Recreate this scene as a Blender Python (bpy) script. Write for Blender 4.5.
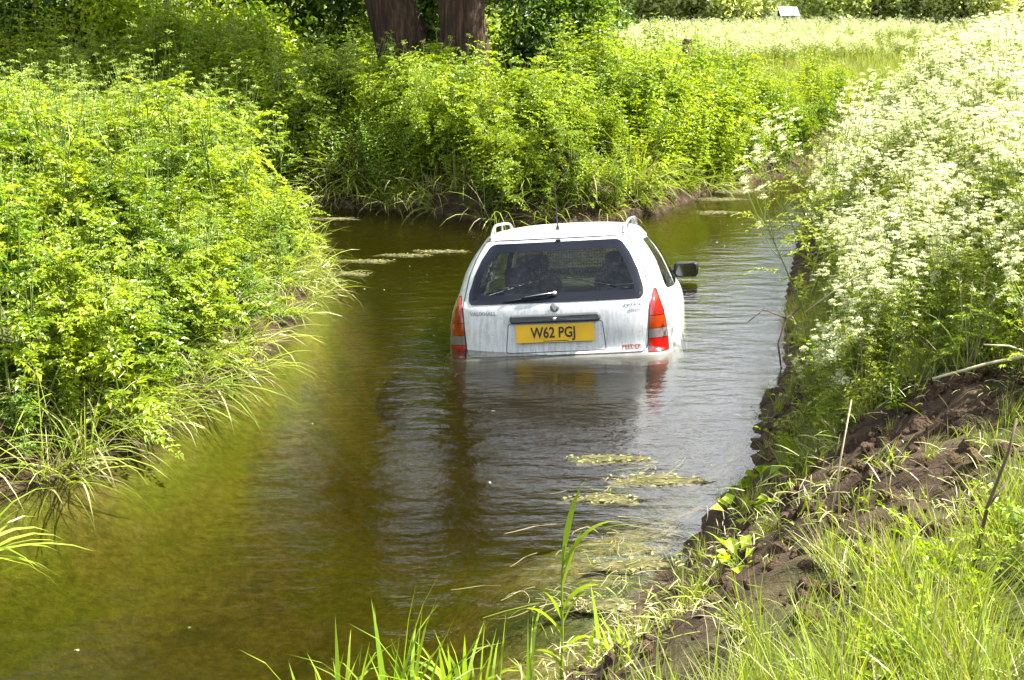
import bpy, math, random
import numpy as np
from mathutils import Vector, Matrix

# ------------------------------------------------------------------ scene, camera, light
for o in list(bpy.data.objects):
    bpy.data.objects.remove(o)
scn = bpy.context.scene
COL = scn.collection
RNG = np.random.default_rng(11)
random.seed(5)

CAM_H = 2.31
CAM_PITCH = 13.6
cam_d = bpy.data.cameras.new('camera')
cam_d.lens = 50.0
cam_d.sensor_width = 36.0
cam_d.clip_start = 0.05
cam_d.clip_end = 3000
cam = bpy.data.objects.new('camera', cam_d)
COL.objects.link(cam)
cam.location = (0, 0, CAM_H)
cam.rotation_euler = (math.radians(90 - CAM_PITCH), 0, 0)
scn.camera = cam

SUN_AZ, SUN_EL = math.radians(76), math.radians(54)
SUN_DIR = Vector((math.sin(SUN_AZ) * math.cos(SUN_EL), math.cos(SUN_AZ) * math.cos(SUN_EL), math.sin(SUN_EL)))
world = bpy.data.worlds.new('World')
scn.world = world
world.use_nodes = True
wn = world.node_tree.nodes
sky = wn.new('ShaderNodeTexSky')
sky.sky_type = 'NISHITA'
sky.sun_disc = False
sky.sun_elevation = SUN_EL
sky.sun_rotation = SUN_AZ
sky.air_density = 1.0
sky.dust_density = 3.0
sky.ozone_density = 1.0
wn['Background'].inputs['Strength'].default_value = 0.05
wl = world.node_tree.links
# broken fair-weather cloud over the whole sky: a noise layer on a flat ceiling, so it closes up towards the horizon
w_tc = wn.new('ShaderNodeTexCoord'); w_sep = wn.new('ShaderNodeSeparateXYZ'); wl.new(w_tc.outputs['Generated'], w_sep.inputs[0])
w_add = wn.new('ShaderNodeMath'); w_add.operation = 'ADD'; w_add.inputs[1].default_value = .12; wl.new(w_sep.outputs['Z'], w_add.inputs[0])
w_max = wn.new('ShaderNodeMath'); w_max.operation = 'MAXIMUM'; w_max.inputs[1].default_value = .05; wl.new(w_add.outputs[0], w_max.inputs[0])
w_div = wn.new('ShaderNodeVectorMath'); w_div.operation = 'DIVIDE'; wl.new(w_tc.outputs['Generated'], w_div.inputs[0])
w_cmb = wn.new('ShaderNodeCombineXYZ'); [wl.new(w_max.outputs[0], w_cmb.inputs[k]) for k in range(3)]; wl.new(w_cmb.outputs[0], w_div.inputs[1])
w_ns = wn.new('ShaderNodeTexNoise'); w_ns.noise_dimensions = '4D'; w_ns.inputs['W'].default_value = 4.1; w_ns.inputs['Scale'].default_value = 1.1; w_ns.inputs['Detail'].default_value = 7; w_ns.inputs['Roughness'].default_value = .58; wl.new(w_div.outputs[0], w_ns.inputs['Vector'])  # pattern offset set so unseen bright cloud lightens the river reflection
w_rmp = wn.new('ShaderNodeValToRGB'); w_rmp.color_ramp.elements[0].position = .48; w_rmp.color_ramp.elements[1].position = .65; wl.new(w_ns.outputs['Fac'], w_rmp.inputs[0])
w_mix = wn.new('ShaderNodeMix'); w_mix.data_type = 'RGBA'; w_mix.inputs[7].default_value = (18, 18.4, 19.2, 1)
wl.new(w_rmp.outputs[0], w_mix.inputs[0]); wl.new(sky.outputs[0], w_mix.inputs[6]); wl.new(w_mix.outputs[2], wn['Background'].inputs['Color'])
sun_d = bpy.data.lights.new('sun', 'SUN')
sun_d.energy = 5.0
sun_d.angle = math.radians(0.53)
sun_d.color = (1.0, 0.96, 0.88)
sun = bpy.data.objects.new('sun', sun_d)
COL.objects.link(sun)
sun.location = (20, 10, 30)
sun.rotation_euler = SUN_DIR.to_track_quat('Z', 'Y').to_euler()
vs = scn.view_settings
vs.view_transform = 'Standard'
vs.look = 'None'
vs.gamma = 1
vs.use_curve_mapping = False
vs.exposure = 2.05
scn.render.engine = 'CYCLES'
scn.cycles.max_bounces = 7
scn.cycles.diffuse_bounces = 2
scn.cycles.transparent_max_bounces = 16
scn.cycles.volume_bounces = 0
scn.cycles.caustics_reflective = False
scn.cycles.caustics_refractive = False

# ------------------------------------------------------------------ helpers
def tag(o, label=None, cat=None, group=None, kind=None):
    if label: o['label'] = label
    if cat: o['category'] = cat
    if group: o['group'] = group
    if kind: o['kind'] = kind
    return o

def make_mesh(name, V, F, mats, mi=None, smooth=False):
    me = bpy.data.meshes.new(name)
    me.from_pydata([tuple(map(float, v)) for v in V], [], [tuple(map(int, f)) for f in F])
    if not isinstance(mats, (list, tuple)): mats = [mats]
    for m in mats: me.materials.append(m)
    if mi is not None: me.polygons.foreach_set('material_index', np.asarray(mi, dtype=np.int32))
    if smooth: me.polygons.foreach_set('use_smooth', np.ones(len(me.polygons), dtype=bool))
    me.update()
    return me

def link(name, me, parent=None, loc=None):
    o = bpy.data.objects.new(name, me)
    COL.objects.link(o)
    if parent: o.parent = parent
    if loc is not None: o.location = loc
    return o

def obj(name, V, F, mats, parent=None, smooth=False, mi=None):
    return link(name, make_mesh(name, V, F, mats, mi, smooth), parent)

class MB:
    """collects shapes for one mesh"""
    def __init__(s): s.V = []; s.F = []
    def add(s, V, F):
        b = len(s.V); s.V.extend([tuple(v) for v in V]); s.F.extend([tuple(i + b for i in f) for f in F]); return s
    def box(s, c, d, bev=0.0):
        x, y, z = (d[0]/2, d[1]/2, d[2]/2); e = min(bev, x*.9, y*.9, z*.9)
        if e <= 0:
            V = [(c[0]+a*x, c[1]+b*y, c[2]+g*z) for a in (-1,1) for b in (-1,1) for g in (-1,1)]
            return s.add(V, [(0,1,3,2),(4,6,7,5),(0,4,5,1),(2,3,7,6),(0,2,6,4),(1,5,7,3)])
        import bmesh
        bm = bmesh.new(); bmesh.ops.create_cube(bm, size=1)
        for v in bm.verts: v.co = Vector((v.co.x*2*x, v.co.y*2*y, v.co.z*2*z))
        bmesh.ops.bevel(bm, geom=list(bm.edges), offset=e, segments=3, profile=.5, affect='EDGES')
        bm.verts.index_update()
        V = [(v.co.x+c[0], v.co.y+c[1], v.co.z+c[2]) for v in bm.verts]
        F = [[v.index for v in f.verts] for f in bm.faces]; bm.free()
        return s.add(V, F)
    def tube(s, pts, r, n=8, cap=True):
        pts = [Vector(p) for p in pts]
        if not isinstance(r, (list, tuple, np.ndarray)): r = [r]*len(pts)
        V = []; F = []; prev = None
        for i, p in enumerate(pts):
            t = (pts[min(i+1, len(pts)-1)] - pts[max(i-1, 0)]).normalized()
            a = prev if prev is not None else (Vector((0,0,1)) if abs(t.z) < .9 else Vector((1,0,0)))
            a = (a - t*a.dot(t)); a = a.normalized() if a.length > 1e-6 else t.orthogonal().normalized()
            prev = a; b = t.cross(a)
            for k in range(n):
                w = 2*math.pi*k/n; V.append(p + (a*math.cos(w) + b*math.sin(w))*r[i])
        for i in range(len(pts)-1):
            for k in range(n):
                F.append((i*n+k, i*n+(k+1) % n, (i+1)*n+(k+1) % n, (i+1)*n+k))
        if cap: F.append(tuple(range(n))[::-1]); F.append(tuple((len(pts)-1)*n+k for k in range(n)))
        return s.add(V, F)
    def obj(s, name, mat, parent=None, smooth=False): return obj(name, s.V, s.F, mat, parent, smooth)

def empty(name, loc=(0,0,0), rz=0):
    o = bpy.data.objects.new(name, None); COL.objects.link(o)
    o.location = loc; o.rotation_euler = (0, 0, rz); o.empty_display_size = .2
    return o

def ss(a, b, x):
    t = np.clip((x - a)/(b - a), 0, 1); return t*t*(3 - 2*t)

_L = {}
def vnoise(x, y, scale=1.0, seed=0):
    if seed not in _L: _L[seed] = np.random.default_rng(900+seed).random((256, 256))
    g = _L[seed]; x = np.asarray(x)*scale; y = np.asarray(y)*scale
    xi = np.floor(x).astype(int); yi = np.floor(y).astype(int); fx = x-xi; fy = y-yi
    fx = fx*fx*(3-2*fx); fy = fy*fy*(3-2*fy)
    a = g[xi & 255, yi & 255]; b = g[(xi+1) & 255, yi & 255]; c = g[xi & 255, (yi+1) & 255]; d = g[(xi+1) & 255, (yi+1) & 255]
    return (a*(1-fx)+b*fx)*(1-fy) + (c*(1-fx)+d*fx)*fy
def fbm(x, y, scale, seed=0, oct=4):
    s = 0; a = 1; t = 0
    for k in range(oct): s = s + a*vnoise(x, y, scale*2**k, seed+k); t += a; a *= .5
    return s/t

# ------------------------------------------------------------------ materials
def mat(name):
    m = bpy.data.materials.new(name); m.use_nodes = True
    m.node_tree.nodes.clear(); return m, m.node_tree.nodes, m.node_tree.links
def ramp(n, stops, interp='LINEAR'):
    r = n.new('ShaderNodeValToRGB'); r.color_ramp.interpolation = interp
    e = r.color_ramp.elements
    while len(e) < len(stops): e.new(.5)
    for i, (p, c) in enumerate(stops): e[i].position = p; e[i].color = (*c, 1)
    return r
def simple(name, col, rough=.5, metal=0., spec=.5, noise=0., nscale=20., bump=0., coat=0.):
    m, n, l = mat(name)
    o = n.new('ShaderNodeOutputMaterial'); p = n.new('ShaderNodeBsdfPrincipled')
    p.inputs['Base Color'].default_value = (*col, 1); p.inputs['Roughness'].default_value = rough
    p.inputs['Metallic'].default_value = metal; p.inputs['Specular IOR Level'].default_value = spec
    p.inputs['Coat Weight'].default_value = coat
    l.new(p.outputs[0], o.inputs[0])
    if noise or bump:
        tc = n.new('ShaderNodeTexCoord'); t = n.new('ShaderNodeTexNoise'); t.inputs['Scale'].default_value = nscale; t.inputs['Detail'].default_value = 6
        l.new(tc.outputs['Object'], t.inputs['Vector'])
        if noise:
            r = ramp(n, [(.25, tuple(c*(1-noise) for c in col)), (.75, tuple(min(1, c*(1+noise)) for c in col))])
            l.new(t.outputs['Fac'], r.inputs[0]); l.new(r.outputs[0], p.inputs['Base Color'])
        if bump:
            b = n.new('ShaderNodeBump'); b.inputs['Strength'].default_value = bump; b.inputs['Distance'].default_value = .02
            l.new(t.outputs['Fac'], b.inputs['Height']); l.new(b.outputs[0], p.inputs['Normal'])
    return m

def leafmat(name, dark, light, trans=.40, tcol=None, gloss=.03, patch=.5):
    """leaf: per-plant and per-place colour variation, diffuse + translucent + a little gloss"""
    m, n, l = mat(name)
    out = n.new('ShaderNodeOutputMaterial')
    oi = n.new('ShaderNodeObjectInfo'); geo = n.new('ShaderNodeNewGeometry')
    t = n.new('ShaderNodeTexNoise'); t.inputs['Scale'].default_value = 1.3; t.inputs['Detail'].default_value = 5
    l.new(geo.outputs['Position'], t.inputs['Vector'])
    a = n.new('ShaderNodeMath'); a.operation = 'MULTIPLY_ADD'; a.inputs[1].default_value = .35
    l.new(geo.outputs['Random Per Island'], a.inputs[0])
    b = n.new('ShaderNodeMath'); b.operation = 'MULTIPLY_ADD'; b.inputs[1].default_value = .30
    l.new(oi.outputs['Random'], b.inputs[0]); l.new(a.outputs[0], b.inputs[2])
    c = n.new('ShaderNodeMath'); c.operation = 'MULTIPLY_ADD'; c.inputs[1].default_value = patch*1.6; c.inputs[2].default_value = -.8*patch + .18
    l.new(t.outputs['Fac'], c.inputs[0]); l.new(c.outputs[0], a.inputs[2])
    mid = tuple((x+y)/2 for x, y in zip(dark, light))
    r = ramp(n, [(0.05, dark), (.5, mid), (.95, light)])
    l.new(b.outputs[0], r.inputs[0])
    d = n.new('ShaderNodeBsdfDiffuse'); tr = n.new('ShaderNodeBsdfTranslucent'); g = n.new('ShaderNodeBsdfGlossy'); g.inputs['Roughness'].default_value = .38
    l.new(r.outputs[0], d.inputs[0])
    tm = n.new('ShaderNodeMix'); tm.data_type = 'RGBA'; tm.blend_type = 'MULTIPLY'; tm.inputs[0].default_value = 1
    tm.inputs[7].default_value = (*(tcol or (1.25, 1.15, .45)), 1)
    l.new(r.outputs[0], tm.inputs[6]); l.new(tm.outputs[2], tr.inputs[0])
    m1 = n.new('ShaderNodeMixShader'); m1.inputs[0].default_value = trans
    l.new(d.outputs[0], m1.inputs[1]); l.new(tr.outputs[0], m1.inputs[2])
    m2 = n.new('ShaderNodeMixShader'); m2.inputs[0].default_value = gloss
    l.new(m1.outputs[0], m2.inputs[1]); l.new(g.outputs[0], m2.inputs[2]); l.new(m2.outputs[0], out.inputs[0])
    return m

M = {}
M['leaf_herb'] = leafmat('leaf_herb', (.045, .13, .005), (.45, .56, .028), patch=.85)
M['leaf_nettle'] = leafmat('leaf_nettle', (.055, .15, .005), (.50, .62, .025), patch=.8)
M['leaf_herb_dark'] = leafmat('leaf_herb_dark', (.03, .09, .008), (.22, .36, .03), patch=.7)
M['scum'] = leafmat('scum', (.08, .075, .035), (.26, .235, .12), trans=.1, tcol=(1, .9, .6), gloss=.0)
M['leaf_parsley'] = leafmat('leaf_parsley', (.13, .21, .02), (.46, .52, .07))
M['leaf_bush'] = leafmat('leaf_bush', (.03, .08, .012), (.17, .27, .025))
M['leaf_willow'] = leafmat('leaf_willow', (.03, .075, .015), (.11, .19, .03))
M['leaf_far_haze'] = leafmat('leaf_far_haze', (.42, .52, .25), (.66, .72, .38), trans=.62, patch=.25)  # distance haze and overexposure of the far hedge put into the leaf colour
M['grass'] = leafmat('grass', (.08, .155, .015), (.46, .53, .07), trans=.38)
M['grass_reed'] = leafmat('grass_reed', (.15, .28, .02), (.42, .56, .05), trans=.45)
M['straw'] = leafmat('straw', (.17, .15, .07), (.44, .40, .21), trans=.15, tcol=(1, .9, .6), gloss=.02)
M['stem'] = leafmat('stem', (.10, .16, .03), (.26, .33, .07), trans=.15)
M['flower'] = leafmat('flower', (.68, .72, .40), (.90, .91, .62), trans=.35, tcol=(1, 1, .8), gloss=.0)
M['bud'] = leafmat('bud', (.28, .40, .07), (.48, .55, .16), trans=.35, tcol=(1.1, 1.1, .6), gloss=.0)
M['deadstem'] = simple('dead_stem', (.10, .065, .04), .9, noise=.4, nscale=30)
M['palestem'] = simple('pale_stem', (.50, .44, .27), .85, noise=.3, nscale=30)
M['bark'] = None

def bark():
    m, n, l = mat('bark')
    o = n.new('ShaderNodeOutputMaterial'); p = n.new('ShaderNodeBsdfPrincipled'); p.inputs['Roughness'].default_value = .95
    tc = n.new('ShaderNodeTexCoord'); mp = n.new('ShaderNodeMapping'); mp.inputs['Scale'].default_value = (14, 14, 1.6)
    t = n.new('ShaderNodeTexNoise'); t.inputs['Scale'].default_value = 1.6; t.inputs['Detail'].default_value = 8; t.inputs['Roughness'].default_value = .65
    l.new(tc.outputs['Object'], mp.inputs[0]); l.new(mp.outputs[0], t.inputs['Vector'])
    r = ramp(n, [(.3, (.008, .004, .002)), (.52, (.055, .029, .014)), (.75, (.17, .10, .05))])
    l.new(t.outputs['Fac'], r.inputs[0]); l.new(r.outputs[0], p.inputs['Base Color'])
    b = n.new('ShaderNodeBump'); b.inputs['Strength'].default_value = 1; b.inputs['Distance'].default_value = .06
    l.new(t.outputs['Fac'], b.inputs['Height']); l.new(b.outputs[0], p.inputs['Normal']); l.new(p.outputs[0], o.inputs[0])
    return m
M['bark'] = bark()

def ground_mat():
    m, n, l = mat('ground')
    o = n.new('ShaderNodeOutputMaterial'); p = n.new('ShaderNodeBsdfPrincipled'); p.inputs['Roughness'].default_value = .95
    p.inputs['Specular IOR Level'].default_value = .2
    geo = n.new('ShaderNodeNewGeometry')
    # soil
    t = n.new('ShaderNodeTexNoise'); t.inputs['Scale'].default_value = 7; t.inputs['Detail'].default_value = 9; t.inputs['Roughness'].default_value = .7
    l.new(geo.outputs['Position'], t.inputs['Vector'])
    soil = ramp(n, [(.30, (.016, .010, .006)), (.5, (.066, .042, .024)), (.72, (.16, .115, .068))])
    l.new(t.outputs['Fac'], soil.inputs[0])
    # grassy ground
    t2 = n.new('ShaderNodeTexNoise'); t2.inputs['Scale'].default_value = 2.2; t2.inputs['Detail'].default_value = 8
    l.new(geo.outputs['Position'], t2.inputs['Vector'])
    gr = ramp(n, [(.3, (.03, .04, .010)), (.5, (.08, .10, .025)), (.7, (.17, .18, .06))])
    l.new(t2.outputs['Fac'], gr.inputs[0])
    # river bed: silt, gravel and weed
    t3 = n.new('ShaderNodeTexNoise'); t3.inputs['Scale'].default_value = .7; t3.inputs['Detail'].default_value = 9; t3.inputs['Roughness'].default_value = .62; t3.inputs['Distortion'].default_value = .6
    mp = n.new('ShaderNodeMapping'); mp.inputs['Scale'].default_value = (1.5, .8, 1); mp.inputs['Location'].default_value = (3.1, .7, 0)
    l.new(geo.outputs['Position'], mp.inputs[0]); l.new(mp.outputs[0], t3.inputs['Vector'])
    bed = ramp(n, [(.28, (.03, .06, .015)), (.38, (.12, .13, .03)), (.46, (.26, .22, .08)), (.54, (.18, .21, .035)), (.62, (.29, .27, .07)), (.72, (.23, .18, .08))])
    l.new(t3.outputs['Fac'], bed.inputs[0])
    t4 = n.new('ShaderNodeTexNoise'); t4.inputs['Scale'].default_value = 24; t4.inputs['Detail'].default_value = 6
    l.new(geo.outputs['Position'], t4.inputs['Vector'])
    mul = n.new('ShaderNodeMix'); mul.data_type = 'RGBA'; mul.blend_type = 'OVERLAY'; mul.inputs[0].default_value = .9
    l.new(bed.outputs[0], mul.inputs[6]); l.new(t4.outputs['Fac'], mul.inputs[7])
    at = n.new('ShaderNodeAttribute'); at.attribute_name = 'soil'
    at2 = n.new('ShaderNodeAttribute'); at2.attribute_name = 'bed'
    m1 = n.new('ShaderNodeMix'); m1.data_type = 'RGBA'; l.new(at.outputs['Fac'], m1.inputs[0]); l.new(gr.outputs[0], m1.inputs[6]); l.new(soil.outputs[0], m1.inputs[7])
    m2 = n.new('ShaderNodeMix'); m2.data_type = 'RGBA'; l.new(at2.outputs['Fac'], m2.inputs[0]); l.new(m1.outputs[2], m2.inputs[6]); l.new(mul.outputs[2], m2.inputs[7])
    l.new(m2.outputs[2], p.inputs['Base Color'])
    b = n.new('ShaderNodeBump'); b.inputs['Strength'].default_value = 1; b.inputs['Distance'].default_value = .11
    l.new(t.outputs['Fac'], b.inputs['Height']); l.new(b.outputs[0], p.inputs['Normal'])
    l.new(p.outputs[0], o.inputs[0])
    return m
M['ground'] = ground_mat()

def water_mat():
    m, n, l = mat('river_water')
    o = n.new('ShaderNodeOutputMaterial'); geo = n.new('ShaderNodeNewGeometry')
    def noise(scale, sc3, detail=3, rough=.5):
        mp = n.new('ShaderNodeMapping'); mp.inputs['Scale'].default_value = sc3; mp.inputs['Rotation'].default_value = (0, 0, math.radians(-12))
        t = n.new('ShaderNodeTexNoise'); t.inputs['Scale'].default_value = scale; t.inputs['Detail'].default_value = detail; t.inputs['Roughness'].default_value = rough
        l.new(geo.outputs['Position'], mp.inputs[0]); l.new(mp.outputs[0], t.inputs['Vector']); return t
    fine = noise(24, (.75, 1.15, 1), 3, .55); mid = noise(5.0, (.6, 1.25, 1), 4); calm = noise(.5, (1, 1, 1), 2)
    cr = ramp(n, [(.36, (.25,)*3), (.62, (1,)*3)]); l.new(calm.outputs['Fac'], cr.inputs[0])
    fm = n.new('ShaderNodeMath'); fm.operation = 'MULTIPLY'; l.new(fine.outputs['Fac'], fm.inputs[0]); l.new(cr.outputs[0], fm.inputs[1])
    b1 = n.new('ShaderNodeBump'); b1.inputs['Strength'].default_value = 1; b1.inputs['Distance'].default_value = .0022
    l.new(fm.outputs[0], b1.inputs['Height'])
    b2 = n.new('ShaderNodeBump'); b2.inputs['Strength'].default_value = 1; b2.inputs['Distance'].default_value = .0105
    l.new(mid.outputs['Fac'], b2.inputs['Height']); l.new(b1.outputs[0], b2.inputs['Normal'])
    tiny = noise(75, (.8, 1.1, 1), 2, .5); b3 = n.new('ShaderNodeBump'); b3.inputs['Strength'].default_value = 1; b3.inputs['Distance'].default_value = .0006
    l.new(tiny.outputs['Fac'], b3.inputs['Height']); l.new(b2.outputs[0], b3.inputs['Normal']); b2 = b3
    fr = n.new('ShaderNodeFresnel'); fr.inputs['IOR'].default_value = 1.45; l.new(b2.outputs[0], fr.inputs['Normal'])
    gl = n.new('ShaderNodeBsdfGlossy'); gl.inputs['Roughness'].default_value = .03; l.new(b2.outputs[0], gl.inputs['Normal'])
    tr = n.new('ShaderNodeBsdfTransparent'); tr.inputs[0].default_value = (.95, .95, .92, 1)
    df = n.new('ShaderNodeBsdfDiffuse'); df.inputs[0].default_value = (.06, .05, .012, 1)
    mx = n.new('ShaderNodeMixShader'); mx.inputs[0].default_value = .0
    l.new(tr.outputs[0], mx.inputs[1]); l.new(df.outputs[0], mx.inputs[2])
    m2 = n.new('ShaderNodeMixShader'); l.new(fr.outputs[0], m2.inputs[0]); l.new(mx.outputs[0], m2.inputs[1]); l.new(gl.outputs[0], m2.inputs[2])
    l.new(m2.outputs[0], o.inputs[0])
    va = n.new('ShaderNodeVolumeAbsorption'); va.inputs['Color'].default_value = (.49, .465, .04, 1); va.inputs['Density'].default_value = 2.3
    vs_ = n.new('ShaderNodeVolumeScatter'); vs_.inputs['Color'].default_value = (.60, .46, .06, 1); vs_.inputs['Density'].default_value = .13; vs_.inputs['Anisotropy'].default_value = .35
    av = n.new('ShaderNodeAddShader'); l.new(va.outputs[0], av.inputs[0]); l.new(vs_.outputs[0], av.inputs[1])
    l.new(av.outputs[0], o.inputs['Volume'])
    return m
M['water'] = water_mat()

# ------------------------------------------------------------------ terrain and river
RIVER = np.array([(-30, 6.5), (-14, 6.2), (-6, 6.0), (-3.6, 6.05), (-2.62, 6.30), (-2.22, 6.65), (-1.95, 7.15), (-1.88, 7.9), (-1.62, 8.65), (-1.55, 10.2), (-1.72, 12.5),
    (-2.15, 14.1), (-3.3, 14.75), (-6, 15.8), (-12, 17.6), (-30, 21), (-30, 24), (-12, 20.2), (-7, 18.2), (-4, 16.9), (-2.4, 16.05), (-.8, 15.35), (-.1, 14.75),
    (.8, 14.8), (1.55, 15.35), (2.5, 17.3), (3.2, 18.3), (4.4, 20), (7, 23.5), (13, 29), (30, 40), (30, 36), (13.5, 26), (8, 21.2), (4.9, 17.8), (3.45, 16.0),
    (2.75, 13.6), (2.15, 11.0), (1.80, 9.2), (1.72, 8.7), (1.46, 8.05), (1.14, 6.78), (.78, 5.83), (.44, 5.05), (.16, 4.45), (-.2, 4.12), (-.9, 3.95), (-1.6, 3.4), (-3, 3.0), (-7, 2.6), (-30, 2.2)])
def river_sd(x, y):
    """signed distance to the river edge, positive on land"""
    x = np.asarray(x, float); y = np.asarray(y, float)
    d = np.full(x.shape, 1e9); ins = np.zeros(x.shape, bool)
    n = len(RIVER)
    for i in range(n):
        ax, ay = RIVER[i]; bx, by = RIVER[(i+1) % n]
        ex, ey = bx-ax, by-ay
        t = np.clip(((x-ax)*ex + (y-ay)*ey)/(ex*ex+ey*ey), 0, 1)
        d = np.minimum(d, np.hypot(x-ax-t*ex, y-ay-t*ey))
        c = ((ay > y) != (by > y))
        with np.errstate(divide='ignore', invalid='ignore'):
            xx = ax + (y-ay)*ex/(ey if ey != 0 else 1e-9)
        ins ^= c & (x < xx)
    return np.where(ins, -d, d)
def right_side(x, y):   # 1 on the near right bank
    sx_ = np.interp(y, [-60, 2, 5, 9, 14, 16.7, 18.9, 22.3, 27.5, 38, 60, 1500], [-6, -4, -1.2, -.3, 1.5, 3, 4.7, 7.5, 13.2, 30, 60, 1500])
    return ss(-.8, .8, np.asarray(x) - sx_)
def mud_mask(x, y, d):
    return ss(0, -.45, d - 1.48 + .92*ss(4.8, 5.9, y) + .3*(fbm(x, y, 1.6, 3)-.5)*2)*ss(-.02, .03, d)*ss(9.6, 8.2, y)*ss(1.6, 2.4, y)*ss(-.3, .1, x)
def terrain_h(x, y, detail=True):
    x = np.asarray(x, float); y = np.asarray(y, float)
    d = river_sd(x, y); rs = right_side(x, y)
    far = ss(12, 15, y + .25*x)*(1-rs)
    top = .62*(1-rs)*(1-far) + .72*far + .95*rs
    top = top - .45*ss(.9, -.4, x)*ss(5.5, 4, y)*ss(1.5, 3, y)
    wid = 1.0*(1-rs)*(1-far) + .8*far + 1.25*rs
    h = top*ss(-.10, 1, np.clip(d/wid, -.1, 1)) - top*ss(-.10, 1, 0)*ss(.3, 0, d)
    h = h + .10*(fbm(x, y, .35, 20)-.5)*ss(.3, 2, d)
    dep = .50*(1-np.exp(np.minimum(d, 0)/.6)) + .30*(1-np.exp(np.minimum(d, 0)/.5))*ss(-1.6, -.2, x - .1*(y-9))*ss(6.2, 8.4, y) + .45*ss(9.5, 13, y)*ss(0, -1.0, d)
    bed = -dep - .03 + .08*(fbm(x, y, 1.2, 30)-.5)
    # shallow silt at the near right margin
    sh = ss(7.0, 5.6, y)*ss(-.5, .45, x)
    bed = bed*(1-.88*sh)
    out = np.where(d < 0, bed, h + .005)
    if detail:
        mm = mud_mask(x, y, d)
        out = out + mm*(.20*(fbm(x, y, 4.0, 40, 4)-.5) + .11*(fbm(x, y, 11, 50, 3)-.5))
        out = out + (d > .3)*.05*(fbm(x, y, 2.2, 60)-.5)
    return out

def graded(lo, hi, step, ext_lo, ext_hi, g=1.16):
    c = list(np.arange(lo, hi + 1e-6, step)); s = step
    while c[-1] < ext_hi: s *= g; c.append(c[-1]+s)
    s = step; a = [lo]
    while a[-1] > ext_lo: s *= g; a.append(a[-1]-s)
    return np.array(a[:0:-1] + c)
def grid_mesh(name, xs, ys, zf, m, smooth=True):
    X, Y = np.meshgrid(xs, ys); Z = zf(X, Y)
    nx, ny = len(xs), len(ys)
    co = np.stack([X, Y, Z], -1).reshape(-1, 3)
    i = np.arange(nx*ny).reshape(ny, nx)
    q = np.stack([i[:-1, :-1], i[:-1, 1:], i[1:, 1:], i[1:, :-1]], -1).reshape(-1, 4)
    me = bpy.data.meshes.new(name)
    me.vertices.add(len(co)); me.vertices.foreach_set('co', co.ravel())
    me.loops.add(q.size); me.loops.foreach_set('vertex_index', q.ravel().astype(np.int32))
    me.polygons.add(len(q)); me.polygons.foreach_set('loop_start', np.arange(0, q.size, 4, dtype=np.int32))
    me.materials.append(m); me.update(calc_edges=True)
    if smooth: me.polygons.foreach_set('use_smooth', np.ones(len(q), bool))
    return me, co
gx = graded(-4, 4.4, .055, -700, 700, 1.13); gy = graded(3.4, 19, .06, -60, 1500, 1.12)
me, co = grid_mesh('ground', gx, gy, lambda X, Y: terrain_h(X, Y), M['ground'])
D = river_sd(co[:, 0], co[:, 1])
soil = np.maximum(mud_mask(co[:, 0], co[:, 1], D), ss(.55, .1, D))*ss(-.35, -.1, D) 
soil = np.maximum(soil, .8*ss(3.0, 1.5, D)*(co[:, 1] > 9))
a = me.attributes.new('soil', 'FLOAT', 'POINT'); a.data.foreach_set('value', soil.astype(np.float32))
a = me.attributes.new('bed', 'FLOAT', 'POINT'); a.data.foreach_set('value', ss(.02, -.12, D).astype(np.float32))
ground = tag(link('ground', me), kind='structure')
WX, WY, WZ = 30., (2., 40.), -1.9
nwx, nwy = 40, 30
V = [(x, y, 0.) for y in np.linspace(*WY, nwy) for x in np.linspace(-WX, WX, nwx)]
F = [(j*nwx+i, j*nwx+i+1, (j+1)*nwx+i+1, (j+1)*nwx+i) for j in range(nwy-1) for i in range(nwx-1)]
rim = [i for i in range(nwx)] + [j*nwx+nwx-1 for j in range(1, nwy)] + [(nwy-1)*nwx+i for i in range(nwx-2, -1, -1)] + [j*nwx for j in range(nwy-2, 0, -1)]
nb0 = len(V); V += [(V[i][0], V[i][1], WZ) for i in rim]; nr = len(rim)
F += [(rim[(k+1) % nr], rim[k], nb0+k, nb0+(k+1) % nr) for k in range(nr)] + [tuple(nb0+k for k in range(nr))[::-1]]
tag(obj('river_water', V, F, M['water']), kind='structure')

# ------------------------------------------------------------------ the car
def pchip(xk, yk):
    xk = np.array(xk, float); yk = np.array(yk, float); h = np.diff(xk); dl = np.diff(yk)/h
    m = np.zeros(len(xk)); m[0] = dl[0]; m[-1] = dl[-1]
    for i in range(1, len(xk)-1):
        if dl[i-1]*dl[i] > 0:
            w1 = 2*h[i]+h[i-1]; w2 = h[i]+2*h[i-1]; m[i] = (w1+w2)/(w1/dl[i-1]+w2/dl[i])
    def f(x):
        x = np.clip(x, xk[0], xk[-1]); i = np.clip(np.searchsorted(xk, x)-1, 0, len(xk)-2)
        t = (x-xk[i])/h[i]
        return (2*t**3-3*t**2+1)*yk[i] + (t**3-2*t**2+t)*h[i]*m[i] + (-2*t**3+3*t**2)*yk[i+1] + (t**3-t**2)*h[i]*m[i+1]
    return f
def tab(rows):
    z = [r[0] for r in rows]
    return pchip(z, [r[1] for r in rows])
c_yr = tab([(.18,.12),(.3,.04),(.45,.01),(.60,.02),(.63,.045),(.80,.060),(.93,.085),(.985,.125),(1.15,.235),(1.33,.36),(1.365,.385),(1.39,.42),(1.41,.50),(1.426,.68),(1.437,.95),(1.443,1.2),(1.4455,1.36)])
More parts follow.
